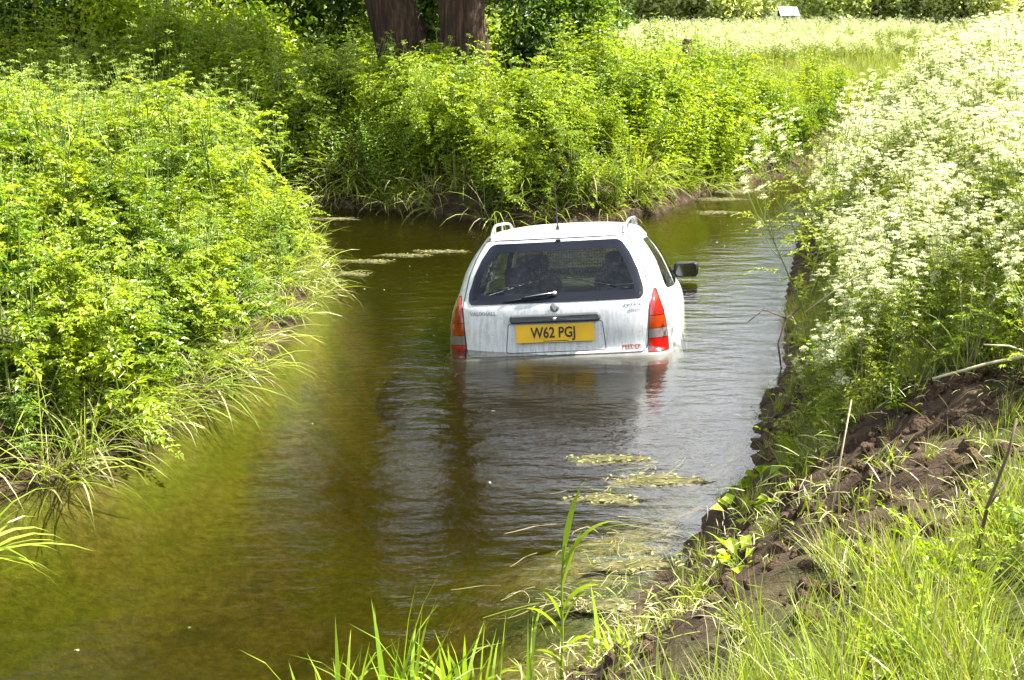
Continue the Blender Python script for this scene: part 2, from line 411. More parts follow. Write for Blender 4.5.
c_yf = tab([(.18,4.10),(.3,4.22),(.45,4.28),(.60,4.26),(.70,4.18),(.78,3.98),(.86,3.55),(.93,3.16),(.97,3.06),(1.15,2.68),(1.33,2.28),(1.37,2.17),(1.39,2.08),(1.41,1.98),(1.426,1.86),(1.437,1.72),(1.443,1.55),(1.4455,1.44)])
c_wr = tab([(.18,.70),(.3,.745),(.45,.765),(.60,.752),(.75,.742),(.88,.722),(.985,.690),(1.15,.645),(1.25,.590),(1.33,.530),(1.365,.502),(1.39,.468),(1.41,.415),(1.426,.345),(1.437,.235),(1.443,.12),(1.4455,.02)])
c_wm = tab([(.18,.78),(.3,.825),(.45,.85),(.60,.838),(.75,.834),(.88,.812),(.95,.785),(1.15,.705),(1.25,.648),(1.33,.588),(1.365,.560),(1.39,.54),(1.41,.49),(1.426,.40),(1.437,.27),(1.443,.13),(1.4455,.02)])
NP = 110
def outline(z):
    """half plan outline at height z: rear centre -> right side -> front centre"""
    yr, yf, wr, wm = c_yr(z), c_yf(z), c_wr(z), c_wm(z); L = yf-yr; k = min(1., L/2.6)
    y2 = yr + 1.05*k; y3 = yf - 1.35*k
    P = [(0,yr),(.25*wr,yr+.003*k),(.5*wr,yr+.012*k),(.72*wr,yr+.032*k),(.86*wr,yr+.065*k),(.945*wr,yr+.12*k),(.985*wr,yr+.20*k),(wr+.22*(wm-wr),yr+.34*k),(wr+.75*(wm-wr),yr+.66*k),(wm,y2),
         (wm*1.004,y2+.33*(y3-y2)),(wm*1.004,y2+.66*(y3-y2)),(wm,y3),(.985*wm,yf-.8*k),(.945*wm,yf-.42*k),(.87*wm,yf-.22*k),(.72*wm,yf-.11*k),(.5*wm,yf-.045*k),(.25*wm,yf-.012*k),(0,yf)]
    P = np.array(P); n = len(P)
    u = np.linspace(0, n-1, NP); i = np.minimum(u.astype(int), n-2); t = (u-i)[:, None]
    g = lambda j: P[np.clip(j, 0, n-1)]
    p0, p1, p2, p3 = g(i-1).copy(), g(i), g(i+1), g(i+2).copy()
    p0[i == 0] = P[1]*[-1, 1]; p3[i == n-2] = P[-2]*[-1, 1]
    return .5*((2*p1) + (-p0+p2)*t + (2*p0-5*p1+4*p2-p3)*t**2 + (-p0+3*p1-3*p2+p3)*t**3)
def y_rear(x, z):
    o = outline(z)[:NP//2]; return np.interp(abs(x), o[:, 0], o[:, 1]) if abs(x) <= o[:, 0].max() else o[np.argmax(o[:, 0]), 1]
def y_front(x, z):
    o = outline(z)[NP//2:][::-1]; return np.interp(abs(x), o[:, 0], o[:, 1])
def x_side(y, z):
    o = outline(z); i0 = 24; i1 = NP-20
    return np.interp(y, o[i0:i1, 1], o[i0:i1, 0])
def z_roof(x, y):
    lo, hi = 1.2, 1.4455
    for _ in range(30):
        m = (lo+hi)/2; o = outline(m)
        inside = c_yr(m) < y < c_yf(m) and abs(x) < np.interp(y, o[:, 1], o[:, 0])
        if inside: lo = m
        else: hi = m
    return lo

def paint_mat():
    m, n, l = mat('white_paint')
    o = n.new('ShaderNodeOutputMaterial'); p = n.new('ShaderNodeBsdfPrincipled')
    tc = n.new('ShaderNodeTexCoord')
    mp = n.new('ShaderNodeMapping'); mp.inputs['Scale'].default_value = (30, 30, 4)
    t = n.new('ShaderNodeTexNoise'); t.inputs['Scale'].default_value = 1.5; t.inputs['Detail'].default_value = 7; t.inputs['Roughness'].default_value = .7
    l.new(tc.outputs['Object'], mp.inputs[0]); l.new(mp.outputs[0], t.inputs['Vector'])
    r = ramp(n, [(.30, (.40, .41, .38)), (.5, (.60, .62, .62)), (.62, (.68, .69, .69))]); l.new(t.outputs['Fac'], r.inputs[0])
    t2 = n.new('ShaderNodeTexNoise'); t2.inputs['Scale'].default_value = 90; t2.inputs['Detail'].default_value = 3; l.new(tc.outputs['Object'], t2.inputs['Vector'])
    r2 = ramp(n, [(.30, (.35, .33, .27)), (.36, (1, 1, 1))]); l.new(t2.outputs['Fac'], r2.inputs[0])
    mx = n.new('ShaderNodeMix'); mx.data_type = 'RGBA'; mx.blend_type = 'MULTIPLY'; mx.inputs[0].default_value = .6
    l.new(r.outputs[0], mx.inputs[6]); l.new(r2.outputs[0], mx.inputs[7])
    sp = n.new('ShaderNodeSeparateXYZ'); l.new(tc.outputs['Object'], sp.inputs[0])
    ad = n.new('ShaderNodeMath'); ad.operation = 'MULTIPLY_ADD'; ad.inputs[1].default_value = .10; l.new(t.outputs['Fac'], ad.inputs[0]); l.new(sp.outputs['Z'], ad.inputs[2])
    mr = n.new('ShaderNodeMapRange'); mr.inputs[1].default_value = .70; mr.inputs[2].default_value = .58; mr.inputs[3].default_value = 0.; mr.inputs[4].default_value = 1.; l.new(ad.outputs[0], mr.inputs[0])
    ms = n.new('ShaderNodeMix'); ms.data_type = 'RGBA'; ms.inputs[7].default_value = (.16, .13, .075, 1); l.new(mr.outputs[0], ms.inputs[0]); l.new(mx.outputs[2], ms.inputs[6])
    l.new(ms.outputs[2], p.inputs['Base Color'])
    p.inputs['Roughness'].default_value = .38; p.inputs['Coat Weight'].default_value = .35; p.inputs['Coat Roughness'].default_value = .12
    l.new(p.outputs[0], o.inputs[0]); return m
def glass_mat(name, tint, refl=1.0):
    m, n, l = mat(name)
    o = n.new('ShaderNodeOutputMaterial'); t = n.new('ShaderNodeBsdfTransparent'); t.inputs[0].default_value = (*tint, 1)
    g = n.new('ShaderNodeBsdfGlossy'); g.inputs['Roughness'].default_value = .03
    d = n.new('ShaderNodeBsdfDiffuse'); d.inputs[0].default_value = (.12, .14, .19, 1)
    tc = n.new('ShaderNodeTexCoord'); ns = n.new('ShaderNodeTexNoise'); ns.inputs['Scale'].default_value = 25; ns.inputs['Detail'].default_value = 8; ns.inputs['Roughness'].default_value = .75
    l.new(tc.outputs['Object'], ns.inputs['Vector'])
    r = ramp(n, [(.48, (.02,)*3), (.8, (.16,)*3)]); l.new(ns.outputs['Fac'], r.inputs[0])
    m0 = n.new('ShaderNodeMixShader'); l.new(r.outputs[0], m0.inputs[0]); l.new(t.outputs[0], m0.inputs[1]); l.new(d.outputs[0], m0.inputs[2])
    f = n.new('ShaderNodeFresnel'); f.inputs['IOR'].default_value = 1.32
    mm = n.new('ShaderNodeMixShader'); l.new(f.outputs[0], mm.inputs[0]); l.new(m0.outputs[0], mm.inputs[1]); l.new(g.outputs[0], mm.inputs[2])
    l.new(mm.outputs[0], o.inputs[0]); return m
def lens_mat(name, col):
    m, n, l = mat(name)
    o = n.new('ShaderNodeOutputMaterial'); p = n.new('ShaderNodeBsdfPrincipled')
    tc = n.new('ShaderNodeTexCoord'); w = n.new('ShaderNodeTexWave'); w.wave_type = 'BANDS'; w.bands_direction = 'Z'; w.inputs['Scale'].default_value = 40
    l.new(tc.outputs['Object'], w.inputs['Vector'])
    r = ramp(n, [(0, tuple(c*.6 for c in col)), (1, col)]); l.new(w.outputs['Fac'], r.inputs[0]); l.new(r.outputs[0], p.inputs['Base Color'])
    p.inputs['Roughness'].default_value = .12; p.inputs['Coat Weight'].default_value = .6
    p.inputs['Subsurface Weight'].default_value = .25; p.inputs['Subsurface Radius'].default_value = (.03, .01, .01)
    l.new(p.outputs[0], o.inputs[0]); return m
M['paint'] = paint_mat()
M['glass'] = glass_mat('tinted_glass', (.62, .68, .68))
M['frit'] = simple('black_glass_edge', (.008, .010, .016), .15, spec=.2)
M['black'] = simple('black_plastic', (.022, .023, .025), .5, noise=.3, nscale=40)
M['grey_plastic'] = simple('grey_plastic', (.055, .060, .062), .6, noise=.25, nscale=30)
M['gap'] = simple('gap', (.02, .02, .02), .8)
M['silver'] = simple('silver', (.62, .62, .62), .3, metal=.8)
M['rail'] = simple('rail_silver', (.30, .31, .32), .35, metal=.5)
M['cloth'] = simple('seat_cloth', (.045, .05, .065), .95, noise=.35, nscale=60)
M['lining'] = simple('lining', (.13, .13, .13), .95)
M['plate'] = simple('plate_yellow', (.80, .47, .008), .4, noise=.12, nscale=12)
M['text'] = simple('plate_black', (.02, .018, .012), .5)
M['badge'] = simple('badge_grey', (.22, .23, .24), .35, metal=.6)
M['sticker'] = simple('sticker_red', (.26, .04, .045), .5)
M['guard'] = simple('guard_wire', (.30, .30, .28), .5)
M['bumper'] = simple('bumper_dirty_white', (.11, .11, .10), .55, noise=.35, nscale=9)
M['rubber'] = simple('rubber', (.02, .02, .02), .85)
M['l_red'] = lens_mat('lens_red', (.46, .008, .008))
M['l_red2'] = lens_mat('lens_red_smoked', (.30, .014, .012))
M['l_amber'] = lens_mat('lens_amber', (.33, .035, .006))
M['l_clear'] = lens_mat('lens_clear', (.20, .17, .16))
M['mirror'] = simple('mirror_glass', (.10, .11, .12), .06, metal=1)

car = empty('car', (.320, 9.019, -.601))
car.rotation_mode = 'YXZ'
car.rotation_euler = (math.radians(-7.31), math.radians(-3.96), math.radians(-7.16))
tag(car, 'white estate car standing tail-out in the river, nose sunk, yellow number plate', 'car')

def rounded(poly, r, n=7):
    """closed 2-D polygon with rounded corners"""
    out = []; m = len(poly); P = [Vector(p) for p in poly]
    for i in range(m):
        a, b, c = P[i-1], P[i], P[(i+1) % m]
        u = (a-b).normalized(); v = (c-b).normalized(); ang = u.angle(v); t = r/math.tan(ang/2)
        t = min(t, (a-b).length*.45, (c-b).length*.45); rr = t*math.tan(ang/2)
        p0 = b+u*t; p1 = b+v*t; cc = b + (u+v).normalized()*(rr/math.sin(ang/2))
        a0 = math.atan2(p0.y-cc.y, p0.x-cc.x); a1 = math.atan2(p1.y-cc.y, p1.x-cc.x)
        da = (a1-a0+math.pi) % (2*math.pi)-math.pi
        for k in range(n+1):
            w = a0+da*k/n; out.append((cc.x+rr*math.cos(w), cc.y+rr*math.sin(w)))
    res = []
    for i in range(len(out)):            # subdivide the long straight runs
        a = Vector(out[i]); b = Vector(out[(i+1) % len(out)]); k = max(1, int((b-a).length/.05))
        for j in range(k): res.append(tuple(a.lerp(b, j/k)))
    return res
def inpoly(px, py, poly):
    ins = np.zeros(np.shape(px), bool); n = len(poly)
    for i in range(n):
        ax, ay = poly[i]; bx, by = poly[(i+1) % n]
        if ay == by: continue
        ins ^= ((ay > py) != (by > py)) & (px < ax+(py-ay)*(bx-ax)/(by-ay))
    return ins
def shrink(poly, d):
    P = np.array(poly); n = len(P); t = np.roll(P, -1, 0)-np.roll(P, 1, 0); t /= np.linalg.norm(t, axis=1)[:, None]+1e-9
    area = .5*np.sum(P[:, 0]*np.roll(P[:, 1], -1)-np.roll(P[:, 0], -1)*P[:, 1])
    nn = np.c_[-t[:, 1], t[:, 0]]*(1 if area > 0 else -1)
    return [tuple(p) for p in P+nn*d]
def panel(name, loop, proj, m, parent, rings=7, inner=None):
    """curved panel: a 2-D loop laid on a surface (proj gives the 3-D point); with inner = a frame between two loops"""
    L = np.array(loop); n = len(L); V = []; F = []
    if inner is None:
        c = L.mean(0)
        for k in range(rings):
            V += [proj(*(c+(p-c)*(1-k/rings))) for p in L]
        V.append(proj(*c))
        for k in range(rings-1):
            F += [(k*n+i, k*n+(i+1) % n, (k+1)*n+(i+1) % n, (k+1)*n+i) for i in range(n)]
        F += [((rings-1)*n+i, (rings-1)*n+(i+1) % n, rings*n) for i in range(n)]
    else:
        I = np.array(inner)
        for k in range(4): V += [proj(*(p+(q-p)*k/3)) for p, q in zip(L, I)]
        for k in range(3): F += [(k*n+i, k*n+(i+1) % n, (k+1)*n+(i+1) % n, (k+1)*n+i) for i in range(n)]
    return obj(name, V, F, m, parent, True)

REARWIN = rounded([(-.590,.955),(.590,.955),(.588,1.03),(.555,1.14),(.505,1.25),(.44,1.345),(-.44,1.345),(-.505,1.25),(-.555,1.14),(-.588,1.03)], .075)
SIDEW = [rounded([(.60,.985),(1.17,.965),(1.19,1.325),(.80,1.325)], .04), rounded([(1.26,.965),(2.05,.955),(2.02,1.335),(1.27,1.335)], .03), rounded([(2.11,.955),(2.92,.955),(2.44,1.325),(2.09,1.335)], .03)]
WSCREEN = rounded([(-.68,.99),(.68,.99),(.52,1.335),(-.52,1.335)], .06)
WHEELS = [(.86, .30), (3.47, .30)]; RW = .345

# body shell
zs = np.r_[np.linspace(.18, .60, 22), np.linspace(.615, .955, 22), np.linspace(.97, 1.35, 28), np.linspace(1.36, 1.41, 10), np.linspace(1.415, 1.4455, 14)]
def shell(off=0.0, zmax=None):
    V = []; rows = []
    for z in zs:
        o = outline(z); o = np.c_[o[:, 0], o[:, 1]]
        full = np.r_[o, (o[1:-1]*[-1, 1])[::-1]]
        if off:
            c = np.array([0, (c_yr(z)+c_yf(z))/2]); s = 1-off/np.maximum(np.linalg.norm(full-c, axis=1), .3)
            full = c+(full-c)*s[:, None]
        rows.append(len(full)); V.append(np.c_[full, np.full(len(full), z-off*ss(1.2, 1.44, z))])
    n = rows[0]; V = np.concatenate(V); k = len(zs)
    if True:   # pull vertices near a wheel arch on to the arch
        for (wy, wz) in WHEELS:
            d = np.hypot(V[:, 1]-wy, V[:, 2]-wz); near = (abs(V[:, 0]) > .6) & (abs(d-RW) < .016)
            V[near, 1] = wy+(V[near, 1]-wy)*RW/d[near]; V[near, 2] = wz+(V[near, 2]-wz)*RW/d[near]
    F = []
    for j in range(k-1):
        for i in range(n): F.append((j*n+i, j*n+(i+1) % n, (j+1)*n+(i+1) % n, (j+1)*n+i))
    F = np.array(F); C = V[F].mean(1); keep = np.ones(len(F), bool)
    keep &= ~((C[:, 1] < .9) & (abs(C[:, 0]) < c_wr(C[:, 2])*.9) & inpoly(C[:, 0], C[:, 2], shrink(REARWIN, .02)))
    keep &= ~((C[:, 1] > 2.2) & (abs(C[:, 0]) < .7) & inpoly(C[:, 0], C[:, 2], shrink(WSCREEN, .02)))
    for w in SIDEW: keep &= ~((abs(C[:, 0]) > .40) & inpoly(C[:, 1], C[:, 2], shrink(w, .015)))
    for (wy, wz) in WHEELS: keep &= ~((abs(C[:, 0]) > .6) & (np.hypot(C[:, 1]-wy, C[:, 2]-wz) < RW-.004))
    F = [tuple(f) for f in F[keep]]
    top = (k-1)*n
    F.append(tuple(top+i for i in range(n)))
    return V, F
V, F = shell(); body = obj('body', V, F, M['paint'], car, True)
V, F = shell(.03); obj('interior_lining', V, F, M['lining'], car, True)
obj('floor_pan', [(-.7,.3,.25),(.7,.3,.25),(.7,3.9,.25),(-.7,3.9,.25)], [(0,1,2,3)], M['lining'], car)

# rear window, tailgate trim
pr = lambda off: (lambda x, z: (x, y_rear(x, z)-off, z+off*.4))
inner = shrink(REARWIN, .055)
rw = panel('rear_window', inner, pr(.005), M['glass'], car)
panel('window_border', REARWIN, pr(.006), M['frit'], rw, inner=shrink(REARWIN, .058))
# tailgate shut line
gl = rounded([(-.604,.606),(.604,.606),(.632,.95),(.60,1.13),(.555,1.25),(.49,1.372),(-.49,1.372),(-.555,1.25),(-.60,1.13),(-.632,.95)], .05)
panel('tailgate_gap', gl, pr(.003), M['gap'], car, inner=shrink(gl, .006))
# side windows and windscreen
for s in (-1, 1):
    for k, w in enumerate(SIDEW):
        pj = lambda y, z, s=s: (s*(x_side(y, z)+.003), y, z)
        sw = panel('side_window', shrink(w, .022), pj, M['glass'], car)
        panel('window_seal', w, lambda y, z, s=s: (s*(x_side(y, z)+.004), y, z), M['frit'], sw, inner=shrink(w, .025))
ws = panel('windscreen', shrink(WSCREEN, .03), lambda x, z: (x, y_front(x, z)+.004, z), M['glass'], car)
panel('window_border', WSCREEN, lambda x, z: (x, y_front(x, z)+.005, z), M['frit'], ws, inner=shrink(WSCREEN, .033))
# rear bumper: follows the tail outline, a little proud
V = []; F = []; nb = 44; prof = [(.20,.0),(.26,.02),(.40,.032),(.52,.034),(.585,.028),(.600,.016),(.601,-.02)]
for z, off in prof:
    o = outline(z)[:nb]; t = np.gradient(o, axis=0); t /= np.linalg.norm(t, axis=1)[:, None]; nn = np.c_[t[:, 1], -t[:, 0]]
    q = o+nn*off; full = np.r_[(q[1:]*[-1, 1])[::-1], q]; V += [(a, b, z) for a, b in full]; nf = len(full)
for j in range(len(prof)-1):
    F += [(j*nf+i, j*nf+i+1, (j+1)*nf+i+1, (j+1)*nf+i) for i in range(nf-1)]
bump = obj('rear_bumper', V, F, [M['bumper'], M['grey_plastic']], car, True, [1 if j < 3 else 0 for j in range(len(prof)-1) for i in range(nf-1)])
# tail lights: bands wrapped round the rear corner
def arc_at(z):
    o = outline(z)[:50]; s = np.r_[0, np.cumsum(np.linalg.norm(np.diff(o, axis=0), axis=1))]; return o, s
LW = pchip([.605,.70,.80,.88,.94,.985,1.01], [.215,.21,.19,.155,.115,.07,.03])
LI = pchip([.605,.80,.94,1.01], [.612,.620,.634,.650])
def light_strip(name, z0, z1, m, par, sd, off=.010, grow=0.):
    V = []; F = []; nz, na = 10, 12
    for j in range(nz+1):
        z = z0+(z1-z0)*j/nz; o, s = arc_at(z); s0 = np.interp(LI(z), o[:, 0], s)
        for i in range(na+1):
            a = s0-grow+(LW(z)+2*grow)*i/na
            x = np.interp(a, s, o[:, 0]); y = np.interp(a, s, o[:, 1]); e = 1e-3
            tx = np.interp(a+e, s, o[:, 0])-np.interp(a-e, s, o[:, 0]); ty = np.interp(a+e, s, o[:, 1])-np.interp(a-e, s, o[:, 1]); ln = math.hypot(tx, ty)+1e-9
            edge = min(i, na-i, 2)/2; k = off*(.3+.7*edge)
            V.append((sd*(x+ty/ln*k), y-tx/ln*k, z))
    for j in range(nz):
        for i in range(na):
            b = j*(na+1)+i; F.append((b, b+1, b+na+2, b+na+1))
    return obj(name, V, F, m, par, True)
for sd in (-1, 1):
    tl = light_strip('tail_light', .603, 1.012, M['black'], car, sd, .004, .005)
    light_strip('brake_lens', .607, .688, M['l_red'], tl, sd, .012)
    light_strip('reversing_lens', .692, .752, M['l_clear'], tl, sd, .012)
    light_strip('indicator_lens', .756, .835, M['l_amber'], tl, sd, .012)
    light_strip('upper_lens', .839, 1.008, M['l_red2'], tl, sd, .012)
# handle bar, lock, emblem
yb = .055
hb = MB()
for k, (hw, hh, yy) in enumerate([(.305,.030,.052),(.300,.026,.022),(.27,.012,.016)]): pass
lp = rounded([(-.305,.826),(.305,.826),(.305,.882),(-.305,.882)], .027); n = len(lp)
V = [(x, y_rear(x, z)+.002, z) for x, z in lp] + [(x, y_rear(x, z)-.028, z) for x, z in shrink(lp, .004)] + [(x, y_rear(x, z)-.033, z) for x, z in shrink(lp, .012)] + [(0, y_rear(0, .854)-.034, .854)]
F = [(k*n+i, k*n+(i+1) % n, (k+1)*n+(i+1) % n, (k+1)*n+i) for k in range(2) for i in range(n)] + [(2*n+i, 2*n+(i+1) % n, 3*n) for i in range(n)]
hand = obj('tailgate_handle', V, F, M['grey_plastic'], car)
def disc(name, c, r, h, m, par, n=20, tilt=.15, dome=.3):
    V = [(c[0]+r*math.cos(2*math.pi*i/n), c[1]+tilt*r*math.sin(2*math.pi*i/n), c[2]+r*math.sin(2*math.pi*i/n)) for i in range(n)]
    V += [(c[0]+.85*r*math.cos(2*math.pi*i/n), c[1]-h+tilt*.85*r*math.sin(2*math.pi*i/n), c[2]+.85*r*math.sin(2*math.pi*i/n)) for i in range(n)] + [(c[0], c[1]-h*(1+dome), c[2])]
    F = [(i, (i+1) % n, n+(i+1) % n, n+i) for i in range(n)] + [(n+i, n+(i+1) % n, 2*n) for i in range(n)]
    return obj(name, V, F, m, par, True)
disc('lock', (0, y_rear(0, .85)-.033, .85), .012, .004, M['silver'], hand)
em = disc('emblem', (0, y_rear(0, .921)-.002, .921), .031, .007, M['badge'], car)
ev = y_rear(0, .921)-.013
obj('emblem_mark', [(-.018,ev,.937),(-.006,ev,.938),(.003,ev,.915),(.014,ev,.934),(.020,ev,.930),(.006,ev,.903),(-.002,ev,.903)], [(0,1,2,6),(2,3,4,5),(2,5,6)], M['silver'], em)
# text
def wrap_text(o, off=.003):
    o_loc = o.location.copy(); sx = o.scale[0]
    for v in o.data.vertices:
        x = o_loc.x+v.co.x*sx; z = o_loc.z+v.co.y; y = y_rear(x, z)-off-v.co.z*.5
        v.co = (x, y, z+off*.3)
    o.location = (0, 0, 0); o.rotation_euler = (0, 0, 0); o.scale = (1, 1, 1); o.data.update()
def text(name, body_, size, loc, m, par, ext=.0006, bold=0., align='CENTER', tilt=0., sx=1.):
    c = bpy.data.curves.new(name, 'FONT'); c.body = body_; c.size = size; c.extrude = ext; c.offset = bold; c.align_x = align; c.align_y = 'CENTER'; c.resolution_u = 3
    t = bpy.data.objects.new(name+'_tmp', c); COL.objects.link(t); bpy.context.view_layer.update()
    me = bpy.data.meshes.new_from_object(t.evaluated_get(bpy.context.evaluated_depsgraph_get())); me.name = name
    bpy.data.objects.remove(t); me.materials.clear(); me.materials.append(m)
    o = link(name, me, par); o.location = loc; o.rotation_euler = (math.radians(90)+tilt, 0, 0); o.scale = (sx, 1, 1); return o
pt = MB(); 
lp = rounded([(-.26,.697),(.26,.697),(.26,.815),(-.26,.815)], .010)
py = y_rear(0, .70)-.012
tiltp = math.atan2(y_rear(0, .815)-y_rear(0, .697), .118)
pf = lambda off: (lambda x, z: (x, py-off+(z-.697)*math.tan(tiltp), z))
plate = panel('number_plate', lp, pf(.004), M['plate'], car)
surround = rounded([(-.335,.628),(.335,.628),(.315,.826),(-.315,.826)], .02)
text('plate_text', 'W62 PGJ', .098, (-.012, py-.0055+.060*math.tan(tiltp), .757), M['text'], plate, bold=.0022, tilt=-tiltp, sx=.80)
text('plate_small_print', 'VAUXHALL OF TOWN', .010, (.01, py-.0055+.010*math.tan(tiltp), .704), M['text'], plate, tilt=-tiltp) if False else None
obj('plate_small_print', [(-.08,py-.0052,.7030),(.09,py-.0052,.7030),(.09,py-.0052,.7070),(-.08,py-.0052,.7070)], [(0,1,2,3)], M['text'], plate)
gp = panel('plate_recess', surround, pr(.0035), M['gap'], car, inner=shrink(surround, .004))
wrap_text(text('maker_badge', 'VAUXHALL', .034, (-.485, y_rear(.485, .895)-.004, .895), M['badge'], car, bold=.0006, sx=1.05))
wrap_text(text('model_badge', 'ASTRA', .030, (.515, y_rear(.515, .918)-.004, .918), M['badge'], car, bold=.0004, sx=1.35))
wrap_text(text('model_badge', 'ENVOY', .022, (.535, y_rear(.535, .885)-.004, .885), M['badge'], car, bold=.0003, sx=1.2))
st = text('sticker', 'FEEDER', .036, (.50, 0, .640), M['sticker'], car, bold=.0012, sx=1.05); wrap_text(st, .006)
# wiper
wp = MB(); z0 = 1.005
P = lambda x, z, o=.02: (x, y_rear(x, z)-o, z+o*.4)
wp.tube([P(.0, z0, .022), P(-.10, z0-.012, .026), P(-.22, z0-.024, .024)], [.009,.007,.005], 8)
wip = wp.obj('wiper', M['black'], car, True)
MB().tube([P(-.05, z0-.012, .017), P(-.2, z0-.027, .014), P(-.345, z0-.040, .014)], [.005,.006,.004], 6).obj('wiper_blade', M['black'], wip, True)
MB().tube([P(-.0, z0+.001, .032), P(-.10, z0-.009, .034), P(-.20, z0-.020, .030)], [.0035,.003,.002], 6).obj('wiper_arm', M['silver'], wip, True)
disc('wiper_cap', (0, y_rear(0, z0)-.012, z0+.008), .016, .016, M['silver'], wip)
# roof rails
for sd in (-1, 1):
    rr = MB(); pts = []
    for k in range(25):
        t = k/24; y = .47+1.75*t; x = .455+.035*math.sin(min(1, t*2)*math.pi/2)
        lift = .058*math.sin(min(1, min(t, 1-t)/.30)*math.pi/2)
        pts.append((sd*x, y, z_roof(x, min(max(y, .5), 1.95)) - (.0 if y < 1.95 else (y-1.95)*.20) + lift-.004))
    rr.tube(pts, [.011]*25, 8)
    rail = rr.obj('roof_rail', M['rail'], car, True)
    for t in (5, 12, 19):
        x, y, z = pts[t]; MB().box((x, y, z-.03), (.014, .035, .07), .005).obj('rail_foot', M['rail'], rail)
# aerial
za = z_roof(0, .60)
an = MB().tube([(0,.60,za-.004),(0,.597,za+.018),(0,.585,za+.04)], [.016,.012,.005], 10).obj('aerial_base', M['black'], car, True)
MB().tube([(0,.587,za+.035),(0,.50,za+.32)], [.0048,.0034], 6).obj('aerial_rod', M['black'], an)
MB().box((.02, y_rear(0, 1.352)-.006, 1.356), (.035, .02, .012), .004).obj('washer_jet', M['black'], car)
# door mirrors
for sd in (-1, 1):
    mr = MB().box((sd*.862, 2.66, .985), (.205, .085, .128), .036).obj('door_mirror', M['black'], car, True)
    MB().tube([(sd*.735,2.74,.965),(sd*.79,2.70,.962)], [.03,.026], 8).obj('mirror_arm', M['black'], mr, True)
    lp = rounded([(sd*.862-.085,.935),(sd*.862+.085,.935),(sd*.862+.085,1.035),(sd*.862-.085,1.035)], .03)
    panel('mirror_glass', lp, lambda x, z: (x, 2.6155, z), M['mirror'], mr)
# wheels
for (wy, wz) in WHEELS:
    for sd in (-1, 1):
        w = MB(); prof = [(.20,.62),(.30,.62),(.312,.66),(.312,.76),(.30,.80),(.20,.80)]; n = 28; V = []; F = []
        for r, x in prof: V += [(sd*x, wy+r*math.cos(2*math.pi*i/n), wz+r*math.sin(2*math.pi*i/n)) for i in range(n)]
        for j in range(len(prof)-1): F += [(j*n+i, j*n+(i+1) % n, (j+1)*n+(i+1) % n, (j+1)*n+i) for i in range(n)]
        tyre = obj('wheel', V, F, M['rubber'], car, True)
        V = [(sd*.785, wy+.20*math.cos(2*math.pi*i/n), wz+.20*math.sin(2*math.pi*i/n)) for i in range(n)] + [(sd*.765, wy, wz)]
        obj('hub_cap', V, [(i, (i+1) % n, n) for i in range(n)], M['silver'], tyre, True)
        V = []; F = []
        for k, (r, x) in enumerate([(RW+.02, .50), (RW+.001, .50), (RW+.001, .83)]): V += [(sd*x, wy+r*math.cos(math.pi*i/n), wz+r*math.sin(math.pi*i/n)) for i in range(n+1)]
        for j in range(1, 2): F += [(j*(n+1)+i, j*(n+1)+i+1, (j+1)*(n+1)+i+1, (j+1)*(n+1)+i) for i in range(n)]
        obj('wheel_arch_liner', V, F, M['rubber'], car, True)
# interior
for x in (-.40, 0, .40):
    MB().box((x, 1.28, .70), (.40, .14, .56), .05).obj('rear_seat_back', M['cloth'], car, True)
for x in (-.36, .36):
    MB().box((x, 1.32, 1.05), (.25, .10, .17), .045).obj('headrest', M['cloth'], car, True)
for x in (-.36, .36):
    fs = MB().box((x, 2.15, .72), (.46, .16, .58), .06).obj('front_seat_back', M['cloth'], car, True)
    MB().box((x, 2.12, 1.09), (.27, .11, .20), .05).obj('headrest', M['cloth'], fs, True)
MB().box((0, 2.95, .82), (1.35, .35, .22), .06).obj('dashboard', M['black'], car, True)
sw = MB(); n = 24
sw.tube([(.36+.18*math.cos(2*math.pi*i/n), 2.62+.07*math.sin(2*math.pi*i/n), .93+.165*math.sin(2*math.pi*i/n)) for i in range(n+1)], .014, 6, False)
sw.obj('steering_wheel', M['black'], car, True)
gd = MB()
for i in range(25):
    x = -.06+.48*i/24-.12; gd.tube([(x,.95,1.06),(x,1.0,1.34)], .0022, 4)
for i in range(13):
    t = i/12; gd.tube([(-.18,.95+.05*t,1.06+.28*t),(.30,.95+.05*t,1.06+.28*t)], .0022, 4)
gd.obj('load_guard', M['guard'], car)
MB().box((.0, .75, .80), (1.0, .55, .10), .03).obj('load_cover', M['cloth'], car, True)

